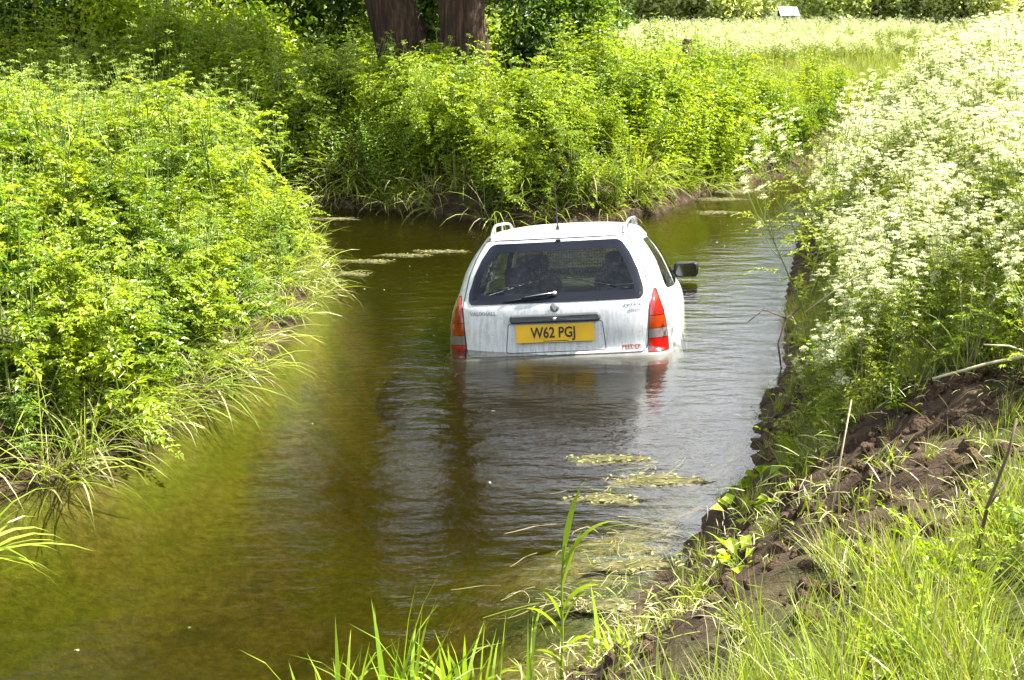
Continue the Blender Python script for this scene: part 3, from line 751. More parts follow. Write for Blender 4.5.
# ------------------------------------------------------------------ plant meshes
class PB:
    """plant builder: triangles and quads in three material slots (0 leaf, 1 stem, 2 flower)"""
    def __init__(s): s.V = []; s.F = []; s.M = []
    def leaf(s, p, d, l, w, m=0, fold=.25, rng=random):
        p = Vector(p); d = Vector(d).normalized()
        up = Vector((rng.uniform(-.5,.5), rng.uniform(-.5,.5), 1)); side = d.cross(up)
        if side.length < 1e-4: side = Vector((1,0,0))
        side.normalize(); nrm = side.cross(d)
        b = len(s.V); q = p+d*l*.45
        s.V += [p, q+side*w*.5+nrm*w*fold, p+d*l-nrm*l*.12, q-side*w*.5+nrm*w*fold]
        s.F += [(b,b+1,b+2),(b,b+2,b+3)]; s.M += [m,m]
    def stem(s, pts, r0, r1, m=1, n=3):
        pts = [Vector(p) for p in pts]; b = len(s.V); k = len(pts)
        for i, p in enumerate(pts):
            t = (pts[min(i+1,k-1)]-pts[max(i-1,0)]).normalized(); a = t.orthogonal().normalized(); c = t.cross(a); r = r0+(r1-r0)*i/(k-1)
            for j in range(n): w = 2*math.pi*j/n; s.V.append(p+(a*math.cos(w)+c*math.sin(w))*r)
        for i in range(k-1):
            for j in range(n): s.F.append((b+i*n+j, b+i*n+(j+1)%n, b+(i+1)*n+(j+1)%n, b+(i+1)*n+j)); s.M.append(m)
    def blade(s, p, d, l, w, droop, m=0, seg=4, twist=None):
        p = Vector(p); d = Vector(d).normalized(); side = d.cross(Vector((0,0,1)))
        if side.length < 1e-3: side = Vector((random.uniform(-1,1), random.uniform(-1,1), 0))
        side.normalize(); side = Matrix.Rotation(twist if twist is not None else random.uniform(-1.0, 1.0), 3, d) @ side; b = len(s.V); st = l/seg
        for i in range(seg+1):
            t = i/seg; ww = w*(.55+.9*t if t < .35 else 1.0*(1-((t-.35)/.65)**1.6)+.02)
            if i < seg: s.V += [p-side*ww/2, p+side*ww/2]
            else: s.V += [p]
            d = (d+Vector((0,0,-droop*(.3+t*1.5)))).normalized(); p = p+d*st
        for i in range(seg-1): s.F.append((b+2*i,b+2*i+1,b+2*i+3,b+2*i+2)); s.M.append(m)
        s.F.append((b+2*seg-2,b+2*seg-1,b+2*seg)); s.M.append(m)
    def frond(s, p, d, L, pairs, ll, lobes=3, m=0):
        """fern-like compound leaf"""
        p = Vector(p); d = Vector(d).normalized(); pts = [p.copy()]
        for i in range(pairs+1):
            t = i/pairs; d = (d+Vector((0,0,-.10-.12*t))).normalized(); p = p+d*L/(pairs+1); pts.append(p.copy())
            if i < 1: continue
            side = d.cross(Vector((0,0,1))); side = side.normalized() if side.length > 1e-3 else Vector((1,0,0))
            k = ll*(1.05-.6*t)
            for sg in (-1,1):
                dd = (side*sg+d*.55+Vector((0,0,random.uniform(-.25,.3)))).normalized()
                for q in range(lobes):
                    dv = (dd+d*(q-(lobes-1)/2)*.75+Vector((random.uniform(-.3,.3),random.uniform(-.3,.3),random.uniform(-.3,.3)))).normalized()
                    s.leaf(p+dd*k*.3*(q != 0), dv, k*random.uniform(.7,1.1), k*random.uniform(.38,.55), m)
        s.leaf(p, d, ll*.7, ll*.4, m); s.stem(pts[::max(1,len(pts)//3)], .0025, .001)
    def umbel(s, p, d, R, n, q, m=2, size=.011):
        p = Vector(p); d = Vector(d).normalized(); a = d.orthogonal().normalized(); c = d.cross(a)
        for i in range(n):
            r = R*math.sqrt((i+.5)/n); w = i*2.4+random.uniform(-.3,.3)
            e = p+d*(R*.75-r*r/R*.25)+(a*math.cos(w)+c*math.sin(w))*r
            s.stem([p, e], .0008, .0006)
            for j in range(q):
                o = e+Vector((random.gauss(0,1),random.gauss(0,1),random.gauss(0,.5)))*size*.8
                f = Vector((random.gauss(0,1),random.gauss(0,1),random.gauss(0,.5)))
                s.leaf(o, f, size*random.uniform(.9,1.6), size*random.uniform(.7,1.2), m, 0)
    def mesh(s, name, mats): return make_mesh(name, s.V, s.F, mats, s.M)
    def split(s, names, mats):
        """one mesh per material slot"""
        out = []
        for k in range(3):
            F = [f for f, m in zip(s.F, s.M) if m == k]
            if not F: continue
            used = sorted({i for f in F for i in f}); mp = {u: i for i, u in enumerate(used)}
            out.append((names[k], make_mesh(names[k], [s.V[u] for u in used], [tuple(mp[i] for i in f) for f in F], mats[k])))
        return out

def rdir(el0, el1):
    a = random.uniform(0, 2*math.pi); e = math.radians(random.uniform(el0, el1))
    return Vector((math.cos(a)*math.cos(e), math.sin(a)*math.cos(e), math.sin(e)))

def umbellifer(H=1.1, heads=9, flower=True, leafy=1.0, ll=.05, nb=6):
    """cow parsley / hemlock: ribbed branching stem, fern leaves, umbels"""
    b = PB(); lean = Vector((random.uniform(-.12,.12), random.uniform(-.12,.12), 1))
    top = lean*H; b.stem([(0,0,0), lean*H*.4+Vector((random.uniform(-.03,.03),0,0)), top*.8], .008, .004, n=4)
    for i in range(int(9*leafy)):   # basal and stem leaves
        h = H*random.uniform(.03,.55); b.frond(lean*h, rdir(15,60), random.uniform(.26,.48), 6, ll*random.uniform(1.0,1.5))
    tips = []
    for i in range(nb):
        h = H*random.uniform(.42,.78); p = lean*h; d = rdir(35,70); L = H*random.uniform(.22,.42)
        e = p+d*L*.6+Vector((0,0,L*.45)); b.stem([p, p+d*L*.4, e], .004, .002); tips.append(e)
        for k in range(int(2*leafy+.5)): b.frond(p+(e-p)*random.uniform(0,.6), rdir(10,55), random.uniform(.14,.28), 4, ll*random.uniform(.8,1.2))
    tips.append(top)
    for k in range(heads):
        e = tips[k % len(tips)]; d = rdir(45,90); p = e+d*random.uniform(.01,.10) if k >= len(tips) else e
        b.stem([e-Vector((0,0,.03)), p], .0015, .001)
        if flower: b.umbel(p, (d+Vector((0,0,1))), random.uniform(.020,.031), random.randint(7,10), 6, size=.0085)
        else: b.umbel(p, (d+Vector((0,0,1))), random.uniform(.02,.035), random.randint(7,9), 3, size=.009)
    return b
def leafy_herb(H=1.1, tiers=12, ll=.075):
    """nettle-like: several upright stems with tiers of pointed leaves"""
    b = PB()
    for s_ in range(4):
        base = Vector((random.uniform(-.10,.10), random.uniform(-.10,.10), 0)); lean = Vector((random.uniform(-.2,.2), random.uniform(-.2,.2), 1)); h = H*random.uniform(.7,1.05)
        b.stem([base, base+lean*h*.5, base+lean*h], .005, .002)
        for i in range(tiers):
            t = .15+.85*i/(tiers-1); p = base+lean*h*t; a = i*1.57+random.uniform(-.3,.3); k = ll*(1.15-.55*t)
            for q in range(3):
                w = a+q*2.09; d = Vector((math.cos(w), math.sin(w), random.uniform(-.25,.45)))
                b.leaf(p+d*k*.25, d, k*random.uniform(.8,1.3), k*.55*random.uniform(.8,1.2))
    return b
def grass_clump(n=60, H=.6, spread=.10, w=.007, droop=.16, lean=(0,0), el=(55,88)):
    b = PB()
    for i in range(n):
        a = random.uniform(0, 2*math.pi); r = spread*math.sqrt(random.random())
        d = rdir(*el)+Vector((lean[0], lean[1], 0)); b.blade((r*math.cos(a), r*math.sin(a), 0), d, H*random.uniform(.5,1.1), w*random.uniform(.6,1.3), droop*random.uniform(.4,1.5), m=0 if random.random() < .76 else 1, seg=5)
    return b
def leaf_cloud(blobs, n, ll, lw, seed=0, hollow=.55):
    """leaf faces spread through the volume of several uneven lobes"""
    r = np.random.default_rng(seed); B = np.array(blobs, float)   # x y z rx ry rz
    vol = B[:, 3]*B[:, 4]*B[:, 5]; k = r.choice(len(B), n, p=vol/vol.sum())
    u = r.normal(size=(n, 3)); u /= np.linalg.norm(u, axis=1)[:, None]
    rad = hollow+(1-hollow)*r.random(n)**.7
    # break each lobe's outline into clumps
    lump = .78+.34*np.sin(u[:, 0]*5.3+k)*np.sin(u[:, 1]*4.7+2*k)+.22*np.sin(u[:, 2]*9+u[:, 0]*8+k)
    P = B[k, :3]+u*(rad*lump)[:, None]*B[k, 3:6]
    cl = r.normal(size=(n//14+1, 3))*1; P = P+np.repeat(cl, 14, 0)[:n]*np.mean(B[:, 3:6])*.06
    d = r.normal(size=(n, 3)); d[:, 2] -= .35; d /= np.linalg.norm(d, axis=1)[:, None]
    e = r.normal(size=(n, 3)); s = np.cross(d, e); s /= np.linalg.norm(s, axis=1)[:, None]+1e-9; nn = np.cross(s, d)
    L = ll*(.6+.8*r.random(n))[:, None]; W = lw*(.6+.8*r.random(n))[:, None]
    V = np.stack([P, P+d*L*.45+s*W*.5+nn*W*.2, P+d*L-nn*L*.1, P+d*L*.45-s*W*.5+nn*W*.2], 1).reshape(-1, 3)
    i = np.arange(n)*4; F = np.stack([np.c_[i, i+1, i+2], np.c_[i, i+2, i+3]], 1).reshape(-1, 3)
    return V, F
def fast_mesh(name, V, F, m):
    me = bpy.data.meshes.new(name); V = np.asarray(V, np.float32); F = np.asarray(F, np.int32)
    me.vertices.add(len(V)); me.vertices.foreach_set('co', V.ravel()); me.loops.add(F.size); me.loops.foreach_set('vertex_index', F.ravel())
    me.polygons.add(len(F)); me.polygons.foreach_set('loop_start', np.arange(0, F.size, F.shape[1], dtype=np.int32)); me.materials.append(m); me.update(calc_edges=True); return me

# ------------------------------------------------------------------ uncountable growth: one object each, geometry-node instances
def variant_collection(name, meshes):
    c = bpy.data.collections.new(name)
    for i, me in enumerate(meshes): c.objects.link(bpy.data.objects.new('%s_%02d' % (name, i), me))
    return c
def instancer_tree(coll):
    g = bpy.data.node_groups.new('scatter_'+coll.name, 'GeometryNodeTree'); g.is_modifier = True
    g.interface.new_socket('Geometry', in_out='INPUT', socket_type='NodeSocketGeometry'); g.interface.new_socket('Geometry', in_out='OUTPUT', socket_type='NodeSocketGeometry')
    n = g.nodes; l = g.links
    gi = n.new('NodeGroupInput'); go = n.new('NodeGroupOutput'); ip = n.new('GeometryNodeInstanceOnPoints'); ci = n.new('GeometryNodeCollectionInfo')
    ci.inputs['Collection'].default_value = coll; ci.inputs['Separate Children'].default_value = True; ci.inputs['Reset Children'].default_value = True
    def at(nm, t): a = n.new('GeometryNodeInputNamedAttribute'); a.data_type = t; a.inputs['Name'].default_value = nm; return a.outputs['Attribute']
    l.new(gi.outputs[0], ip.inputs['Points']); l.new(ci.outputs[0], ip.inputs['Instance']); ip.inputs['Pick Instance'].default_value = True
    l.new(at('vi', 'INT'), ip.inputs['Instance Index']); l.new(at('rot', 'FLOAT_VECTOR'), ip.inputs['Rotation']); l.new(at('scl', 'FLOAT_VECTOR'), ip.inputs['Scale'])
    l.new(ip.outputs[0], go.inputs[0]); return g
def scatter(name, label, cat, coll, P, rot, scl, vi):
    me = bpy.data.meshes.new(name); me.vertices.add(len(P)); me.vertices.foreach_set('co', np.asarray(P, np.float32).ravel())
    scl = np.asarray(scl, np.float32)
    if scl.ndim == 1: scl = np.repeat(scl[:, None], 3, 1)
    a = me.attributes.new('rot', 'FLOAT_VECTOR', 'POINT'); a.data.foreach_set('vector', np.asarray(rot, np.float32).ravel())
    a = me.attributes.new('scl', 'FLOAT_VECTOR', 'POINT'); a.data.foreach_set('vector', scl.ravel())
    a = me.attributes.new('vi', 'INT', 'POINT'); a.data.foreach_set('value', np.asarray(vi, np.int32))
    o = link(name, me); md = o.modifiers.new('scatter', 'NODES'); md.node_group = instancer_tree(coll)
    return tag(o, label, cat, kind='stuff')
def frustum(x, y, margin=2.5, back=2.0):
    return (np.abs(x) < np.maximum(y, 0)*.37+margin) & (y > back)
def sample(n, x0, x1, y0, y1): return RNG.uniform(x0, x1, n), RNG.uniform(y0, y1, n)
def grow(name, label, cat, coll, nv, x, y, s0, s1, tilt=.14, sink=.02, zs_=1.0, hfun=None):
    z = terrain_h(x, y)-sink; n = len(x)
    rot = np.c_[RNG.normal(0, tilt, n), RNG.normal(0, tilt, n), RNG.uniform(0, 6.283, n)]
    s = RNG.uniform(s0, s1, n)*(hfun if hfun is not None else 1)
    return scatter(name, label, cat, coll, np.c_[x, y, z], rot, s, RNG.integers(0, nv, n))
print('plants...')
HERB = [M['leaf_herb'], M['stem'], M['bud']]; PARS = [M['leaf_parsley'], M['stem'], M['flower']]; NETT = [M['leaf_nettle'], M['stem'], M['bud']]; GRASS = [M['grass'], M['straw'], M['straw']]
HERBD = [M['leaf_herb_dark'], M['stem'], M['bud']]
C_herb = variant_collection('herb', [umbellifer(1.15, 6, False, 1.3, .068, 6).mesh('herb', HERB if k < 3 else HERBD) for k in range(4)] + [leafy_herb(1.15, 12, .09 if k else .06).mesh('herb', HERB if k else HERBD) for k in range(2)])
C_pars = variant_collection('parsley', [umbellifer(1.1, 46, True, .8, .040, 12).mesh('parsley', PARS) for k in range(5)] + [umbellifer(.85, 6, True, 1.6, .05, 7).mesh('parsley', PARS) for k in range(1)])
C_nett = variant_collection('nettle', [leafy_herb(1.1).mesh('nettle', NETT) for k in range(4)] + [umbellifer(1.1, 6, False, 1.3, .055, 6).mesh('nettle', NETT) for k in range(3)])
C_gras = variant_collection('grassclump', [grass_clump(55, .55, .10).mesh('grassclump', GRASS) for k in range(5)])
C_hang = variant_collection('edgegrass', [grass_clump(32, .65, .10, .008, .30, (.5, 0), (20, 70)).mesh('edgegrass', GRASS) for k in range(4)])
C_far = variant_collection('fargrass', [grass_clump(40, .8, .5, .02, .12).mesh('fargrass', GRASS) for k in range(3)])

def seed_grass():
    b = grass_clump(16, .40, .08, .006, .2)
    for i in range(5):
        a = rdir(70, 88); h = random.uniform(.4, .62); b.stem([(0,0,0), a*h*.6, a*h], .0016, .0010, 1)
        for q in range(16): b.leaf(a*h*(.78+.22*q/16), rdir(20, 80), .022, .005, 2, 0)
    return b
C_weed = variant_collection('weed', [umbellifer(.38, 2, False, 1.0, .05, 3).mesh('weed', HERB) for k in range(2)] + [leafy_herb(.35, 7, .06).mesh('weed', NETT) for k in range(1)] + [seed_grass().mesh('weed', [M['grass'], M['straw'], M['straw']]) for k in range(2)])
C_tall = variant_collection('tall', [umbellifer(1.32, 8, False, .35, .06, 5).mesh('tall', HERB) for k in range(4)])
# left bank: dense pale-green umbellifers
x, y = sample(4300, -11, -1.2, 5.6, 18); d = river_sd(x, y); rs = right_side(x, y)
k = (d > .06) & (vnoise(x, y, 1.6, 83) > .20) & (rs < .4) & ((x+.0*y) < -1.4) & (y < 15.8+(-x-3)*.36) & frustum(x, y, 2.5)
x, y, d = x[k], y[k], d[k]
tip = (.72+.28*ss(.2, 1.2, d))*(.45+1.1*vnoise(x, y, 1.05, 80)*.6+.44*vnoise(x, y, 2.3, 81))
grow('tall_herb_growth', 'dense pale green umbel herbs covering the left bank', 'plants', C_herb, 6, x, y, .75, 1.15, hfun=.80*tip*(1-.25*ss(9.5, 14, y)))
x, y = sample(420, -9, -1.6, 6.3, 15); d = river_sd(x, y)
k = (d > .25) & (right_side(x, y) < .4) & (x < -1.7) & (y < 15+(-x-3)*.3) & frustum(x, y, 1.5)
grow('tall_umbel_stems', 'tall umbel stems standing up out of the left bank growth', 'plants', C_tall, 4, x[k], y[k], .72, 1.0, .12, hfun=1-.22*ss(9.5, 14, y[k]))
# far bank below the trees, and the tangle behind the side channel
x, y = sample(9000, -16, 9, 14, 30); d = river_sd(x, y)
k = (d > .02) & (d < np.where(x > 1.2, np.where(x > 3, 1.2, 2.0), 7)) & frustum(x, y, 2.5) & (right_side(x, y) < .5) & ((x > -2.4) | (y > 16.2+(-x-2.4)*.33))
x, y, d = x[k], y[k], d[k]
front = (np.abs(x+.95) < 1.0) & (y > 16.5) & (y < 18.7) & (RNG.random(len(x)) < .7); x, y, d = x[~front], y[~front], d[~front]
low = 1-.62*ss(1.9, .9, np.abs(x+.95))*ss(19, 18.2, y)
grow('nettle_growth', 'nettles and green herbs massed on the far bank below the tree trunks', 'plants', C_nett, 7, x, y, .75, 1.2, hfun=low*(1-.20*ss(.8, 2.2, x)-.2*ss(2.5, 4, x))*(.6+.4*ss(.1, 1.2, d))*(.40+.75*vnoise(x, y, .85, 84)+.42*vnoise(x, y, 2.0, 85)))
seg2 = np.array([(-3.2, 16.5), (-2.4, 16.05), (-.8, 15.35), (-.1, 14.75), (.8, 14.8), (1.55, 15.35), (2.5, 17.3), (3.2, 18.3), (4.4, 20)])
def along(poly, n):
    L = np.r_[0, np.cumsum(np.linalg.norm(np.diff(poly, axis=0), axis=1))]; t = RNG.uniform(0, L[-1], n)
    x = np.interp(t, L, poly[:, 0]); y = np.interp(t, L, poly[:, 1]); i = np.clip(np.searchsorted(L, t)-1, 0, len(poly)-2)
    dv = poly[i+1]-poly[i]; return x, y, np.arctan2(dv[:, 1], dv[:, 0])
x, y, an = along(seg2, 620); off = .12+1.3*RNG.random(len(x)); x = x-np.sin(an)*off; y = y+np.cos(an)*off
grow('bank_face_herbs', 'leafy green herbs hanging down the face of the far bank to the water', 'plants', C_nett, 7, x, y, .62, 1.0, .3, hfun=.55+.8*vnoise(x, y, 1.1, 86))
# right bank: cow parsley
x, y = sample(19000, 0, 16, 4.2, 30); d = river_sd(x, y); rs = right_side(x, y)
k = (d > .3) & (rs > .5) & frustum(x, y, 2.0) & (mud_mask(x, y, d) < .35) & (RNG.random(len(x)) < np.clip((y-3.6)/1.2, .0, .9)) & (x > 1.15)
x, y, d = x[k], y[k], d[k]
grow('cow_parsley_growth', 'mass of white flowering cow parsley covering the right bank', 'plants', C_pars, 6, x, y, .75, 1.2, hfun=(.60+.40*ss(.4, 2.0, d))*(.75+.5*fbm(x, y, .8, 88, 3))*(.52+.30*ss(3.8, 6.8, y)))
# meadow beyond
x = []; y = []
yy = 22*(68/22)**RNG.random(15000); xx = RNG.uniform(-1, 1, len(yy))*(yy*.40+4); d = river_sd(xx, yy)
k = (d > 1.5) & (xx > -2+yy*.02) & ((right_side(xx, yy) > .5) | (d > 6)); xx, yy = xx[k], yy[k]
pat = fbm(xx, yy, .16, 70); kk = pat > .40
grow('meadow_cow_parsley', 'white haze of cow parsley flowering across the far meadow', 'plants', C_pars, 6, xx[kk], yy[kk], .4, .62)
yy2 = 20*(68/20)**RNG.random(6000); xx2 = RNG.uniform(-1, 1, len(yy2))*(yy2*.40+5); d = river_sd(xx2, yy2); k = d > 1.0
grow('meadow_grass', 'pale long grass of the meadow behind the river', 'grass', C_far, 3, xx2[k], yy2[k], .3, .6)
# near right: long grass
x, y = sample(10500, -1.5, 8, 2.0, 10.5); d = river_sd(x, y); rs = right_side(x, y)
mm = mud_mask(x, y, d)
k = (d > .05) & (rs > .3) & frustum(x, y, 1.2, 1.9) & (RNG.random(len(x)) < np.clip(1-1.75*mm, .07+.18*(y > 5.2), 1)) & (x > .25)
grow('long_grass', 'long yellow green grass on the near right bank', 'grass', C_gras, 5, x[k], y[k], .30, .62, .28, hfun=(.7+.3*ss(1.1, 2.0, d[k]))*(1-.35*mm[k]))
# weeds among the near grass
x, y = sample(900, -.2, 6, 2.2, 8.5); d = river_sd(x, y); mm = mud_mask(x, y, d)
k = (d > .08) & frustum(x, y, 1.0, 2.0) & (x > .3) & (RNG.random(len(x)) < np.clip(.7-.55*mm, 0, 1)) & (vnoise(x, y, 1.3, 91) > .35)
grow('bank_weeds', 'mixed low green weeds among the grass of the right bank', 'plants', C_weed, 5, x[k], y[k], .45, .9, .25, hfun=np.where(y[k] < 4.6, .6, 1.))
# grass hanging over the water's edge on the left and far banks
seg = np.array([(-3.6, 6.05), (-2.62, 6.30), (-2.22, 6.65), (-1.95, 7.15), (-1.88, 7.9), (-1.62, 8.65), (-1.55, 10.2), (-1.72, 12.5), (-2.15, 14.1)])
def along(poly, n):
    L = np.r_[0, np.cumsum(np.linalg.norm(np.diff(poly, axis=0), axis=1))]; t = RNG.uniform(0, L[-1], n)
    x = np.interp(t, L, poly[:, 0]); y = np.interp(t, L, poly[:, 1]); i = np.clip(np.searchsorted(L, t)-1, 0, len(poly)-2)
    dv = poly[i+1]-poly[i]; return x, y, np.arctan2(dv[:, 1], dv[:, 0])
x, y, an = along(seg, 120); off = RNG.uniform(-.02, .55, len(x)); x2 = x-np.abs(np.sin(an))*off; y2 = y+np.cos(an)*off*.9
z = terrain_h(x2, y2); n = len(x)
scatter('bank_edge_grass', 'long grass blades arching over the water along the left bank', 'grass', C_hang, np.c_[x2, y2, np.maximum(z, -.02)], np.c_[RNG.normal(0, .2, n), RNG.normal(0, .2, n), an-math.pi/2+RNG.normal(0, .5, n)], RNG.uniform(.5, 1.0, n), RNG.integers(0, 4, n))
seg3 = np.array([(-2.4, 16.05), (-.8, 15.35), (-.1, 14.75), (.8, 14.8), (1.55, 15.35), (2.5, 17.3), (3.2, 18.3)])
x, y, an = along(seg3, 55); off = RNG.uniform(0, .5, len(x)); x2 = x-np.sin(an)*off; y2 = y+np.abs(np.cos(an))*off; z = terrain_h(x2, y2); n = len(x)
scatter('far_edge_grass', 'drooping grass along the water at the foot of the far bank', 'grass', C_hang, np.c_[x2, y2, np.maximum(z, 0)], np.c_[RNG.normal(0, .2, n), RNG.normal(0, .2, n), an-math.pi/2+RNG.normal(0, .5, n)], RNG.uniform(.7, 1.3, n), RNG.integers(0, 4, n))

# ------------------------------------------------------------------ trees
def tree(name, label, loc, trunk_pts, radii, blobs, n, ll, lw, leafm, seed, limbs=(), group=None, ivy=0):
    t = empty(name, loc); tag(t, label, 'tree', group)
    m = MB(); m.tube([tuple(Vector(trunk_pts[i]).lerp(Vector(trunk_pts[i+1]), q/4)) for i in range(len(trunk_pts)-1) for q in range(4)], [radii[i]+(radii[i+1]-radii[i])*q/4 for i in range(len(trunk_pts)-1) for q in range(4)], 40)
    rr = random.Random(seed)
    def knob(v):
        k = min(range(len(trunk_pts)), key=lambda i: abs(trunk_pts[i][2]-v[2])); c = trunk_pts[k]; a = math.atan2(v[1]-c[1], v[0]-c[0])
        f = 1+.07*math.sin(11*a+1.5*math.sin(2.2*v[2]+seed))+.06*math.sin(4*a+1.7*v[2]+seed)+.05*math.sin(23*a+4*v[2])
        return (c[0]+(v[0]-c[0])*f, c[1]+(v[1]-c[1])*f, v[2])
    m.V = [knob(v) for v in m.V]
    m.obj('trunk', M['bark'], t, True)
    for lp, r in limbs:
        MB().tube(lp, np.linspace(r, r*.3, len(lp)), 8).obj('limb', M['bark'], t, True)
    V, F = leaf_cloud(blobs, n, ll, lw, seed)
    link('crown', fast_mesh('crown', V, F, leafm), t)
    return t
gz = lambda x, y: float(terrain_h(np.array([x]), np.array([y]))[0])
tree('willow_tree', 'leaning dark willow trunk, left one of the two behind the far bank', (-1.42, 18.6, gz(-1.42, 18.6)-.1),
     [(.35,0,0),(.12,0,.7),(-.10,0,1.5),(-.42,.05,2.6),(-.8,.1,4.2),(-1.2,.2,6.5)], [.48,.36,.30,.27,.23,.14],
     [(-2.4,.6,5.4,2.6,1.8,1.6),(-4.6,.8,5.0,2.2,1.8,1.7),(-.6,.5,6.8,2.6,2.0,1.9),(-3.2,.5,7.8,2.8,2.2,2.0),(-6.6,1.2,4.6,2.0,1.8,1.7),(-1.2,-.2,4.4,1.6,1.2,.9),(-2.6,.6,3.7,1.5,1.2,.9),(-4.6,1.0,3.6,1.6,1.2,.9)], 38000, .17, .06, M['leaf_willow'], 3,
     [([(-.42,.05,2.6),(-1.2,.1,3.6),(-2.4,.3,4.8),(-3.4,.5,6)], .16), ([(-.6,.1,3.5),(-2.4,.4,4.2),(-4.6,.7,4.9)], .13), ([(-.8,.1,4.2),(-.6,.4,5.6),(-.4,.5,7)], .12)])
tree('willow_tree', 'upright reddish willow trunk, right one of the two behind the far bank', (-.60, 18.2, gz(-.60, 18.2)-.1),
     [(0,0,0),(0,0,.7),(-.02,0,1.4),(-.10,.05,2.6),(-.05,.1,4.5),(.1,.2,7)], [.46,.32,.27,.25,.22,.13],
     [(.2,.6,5.6,2.0,1.7,1.5),(-1.0,.9,6.6,2.2,1.9,1.8),(.6,1.0,7.4,2.0,1.8,1.6),(-.2,.8,8.8,1.8,1.7,1.5),(.9,-.3,4.6,1.7,1.2,1.0),(1.9,.4,5.2,1.3,1.2,1.0)], 46000, .17, .06, M['leaf_willow'], 4,
     [([(-.10,.05,2.6),(.5,.2,3.8),(1.0,.5,5.4)], .14), ([(-.05,.1,4.5),(-.8,.5,5.8),(-1.2,.8,7)], .11)])

# shrubs behind the side channel and round the trunks
def shrub(label, loc, blobs, n, ll, lw, m, seed, group=None):
    t = empty('shrub', (loc[0], loc[1], gz(*loc)-.05)); tag(t, label, 'shrub', group)
    s = MB(); rr = random.Random(seed)
    for b in blobs:
        s.tube([(rr.uniform(-.15,.15), rr.uniform(-.15,.15), 0), (b[0]*.5, b[1]*.5, b[2]*.6), (b[0], b[1], b[2])], [.04,.03,.012], 6)
    s.obj('stems', M['bark'], t, True)
    V, F = leaf_cloud(blobs, n, ll, lw, seed, .35); V[:, 2] = np.maximum(V[:, 2], .03)
    link('foliage', fast_mesh('foliage', V, F, m), t); return t
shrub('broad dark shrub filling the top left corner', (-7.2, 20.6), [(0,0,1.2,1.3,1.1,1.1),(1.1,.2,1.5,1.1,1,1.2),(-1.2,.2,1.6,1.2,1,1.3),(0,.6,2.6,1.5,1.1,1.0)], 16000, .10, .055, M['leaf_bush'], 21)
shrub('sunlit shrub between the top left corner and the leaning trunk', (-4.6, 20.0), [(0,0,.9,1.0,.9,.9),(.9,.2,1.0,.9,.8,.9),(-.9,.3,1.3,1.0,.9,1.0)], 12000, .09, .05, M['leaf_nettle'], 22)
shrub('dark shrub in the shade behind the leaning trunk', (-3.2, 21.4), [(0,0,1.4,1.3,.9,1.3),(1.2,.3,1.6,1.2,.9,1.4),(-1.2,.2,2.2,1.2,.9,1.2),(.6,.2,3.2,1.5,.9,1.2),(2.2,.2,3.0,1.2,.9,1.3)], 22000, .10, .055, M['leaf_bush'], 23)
shrub('ivy-like dark shrub between the two trunks', (-1.15, 18.9), [(0,0,.9,.35,.35,.9),(.1,.1,1.8,.3,.3,.8)], 4500, .07, .05, M['leaf_bush'], 24)
shrub('dense dark shrub right of the upright trunk', (.35, 18.9), [(0,0,.9,.8,.7,.8),(.5,.3,1.4,.8,.7,.8),(-.3,.3,2.0,.7,.6,.8)], 10000, .08, .05, M['leaf_bush'], 25)
shrub('bright leafy shrub behind the far bank right of the trunks', (1.5, 20.2), [(0,0,.5,.9,.8,.55),(-.8,.2,1.0,.7,.6,.7)], 7000, .08, .05, M['leaf_herb'], 26)

# far hedge trees
rr = random.Random(8); vars_ = []
for k in range(4):
    bl = [(0,0,2.4,2.4,1.8,1.9),(1.5,.3,1.6,1.8,1.5,1.5),(-1.6,.2,1.7,1.9,1.5,1.6),(rr.uniform(-.6,.6),.2,4.0,1.9,1.6,1.6),(rr.uniform(-1.5,1.5),.5,3.2,1.5,1.4,1.4)]
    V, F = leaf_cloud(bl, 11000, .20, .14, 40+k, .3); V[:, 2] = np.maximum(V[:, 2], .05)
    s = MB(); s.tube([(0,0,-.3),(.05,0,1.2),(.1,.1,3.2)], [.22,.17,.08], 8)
    vars_.append((fast_mesh('crown', V, F, M['leaf_far_haze']), make_mesh('trunk', s.V, s.F, M['bark'], smooth=True)))
HX = [(-5,69),(-1.6,68),(1.8,69.5),(4.4,68.2),(6.6,69.4),(8.6,68.4),(10.2,69.6),(14.8,69.2),(16.9,68.2),(19,69.4),(21.2,68.3),(23.6,69.5),(26,68.4),(29,69.2)]
for i, (hx, hy) in enumerate(HX):
    t = empty('hedge_tree', (hx, hy, gz(hx, hy)), rr.uniform(0, 6.28)); s = rr.uniform(.8, 1.1); t.scale = (s*1.1, s*1.1, s*.9)
    ordn = ['first', 'second', 'third', 'fourth', 'fifth', 'sixth', 'seventh']
    lab = ('%s hazy hedge tree to the right of the white shelter' % ordn[i-7]) if i >= 7 else ('%s hazy hedge tree to the left of the white shelter' % ordn[6-i])
    tag(t, lab, 'tree', 'trees of the far hedge')
    cm, tm = vars_[i % 4]; link('crown', cm, t); link('trunk', tm, t)
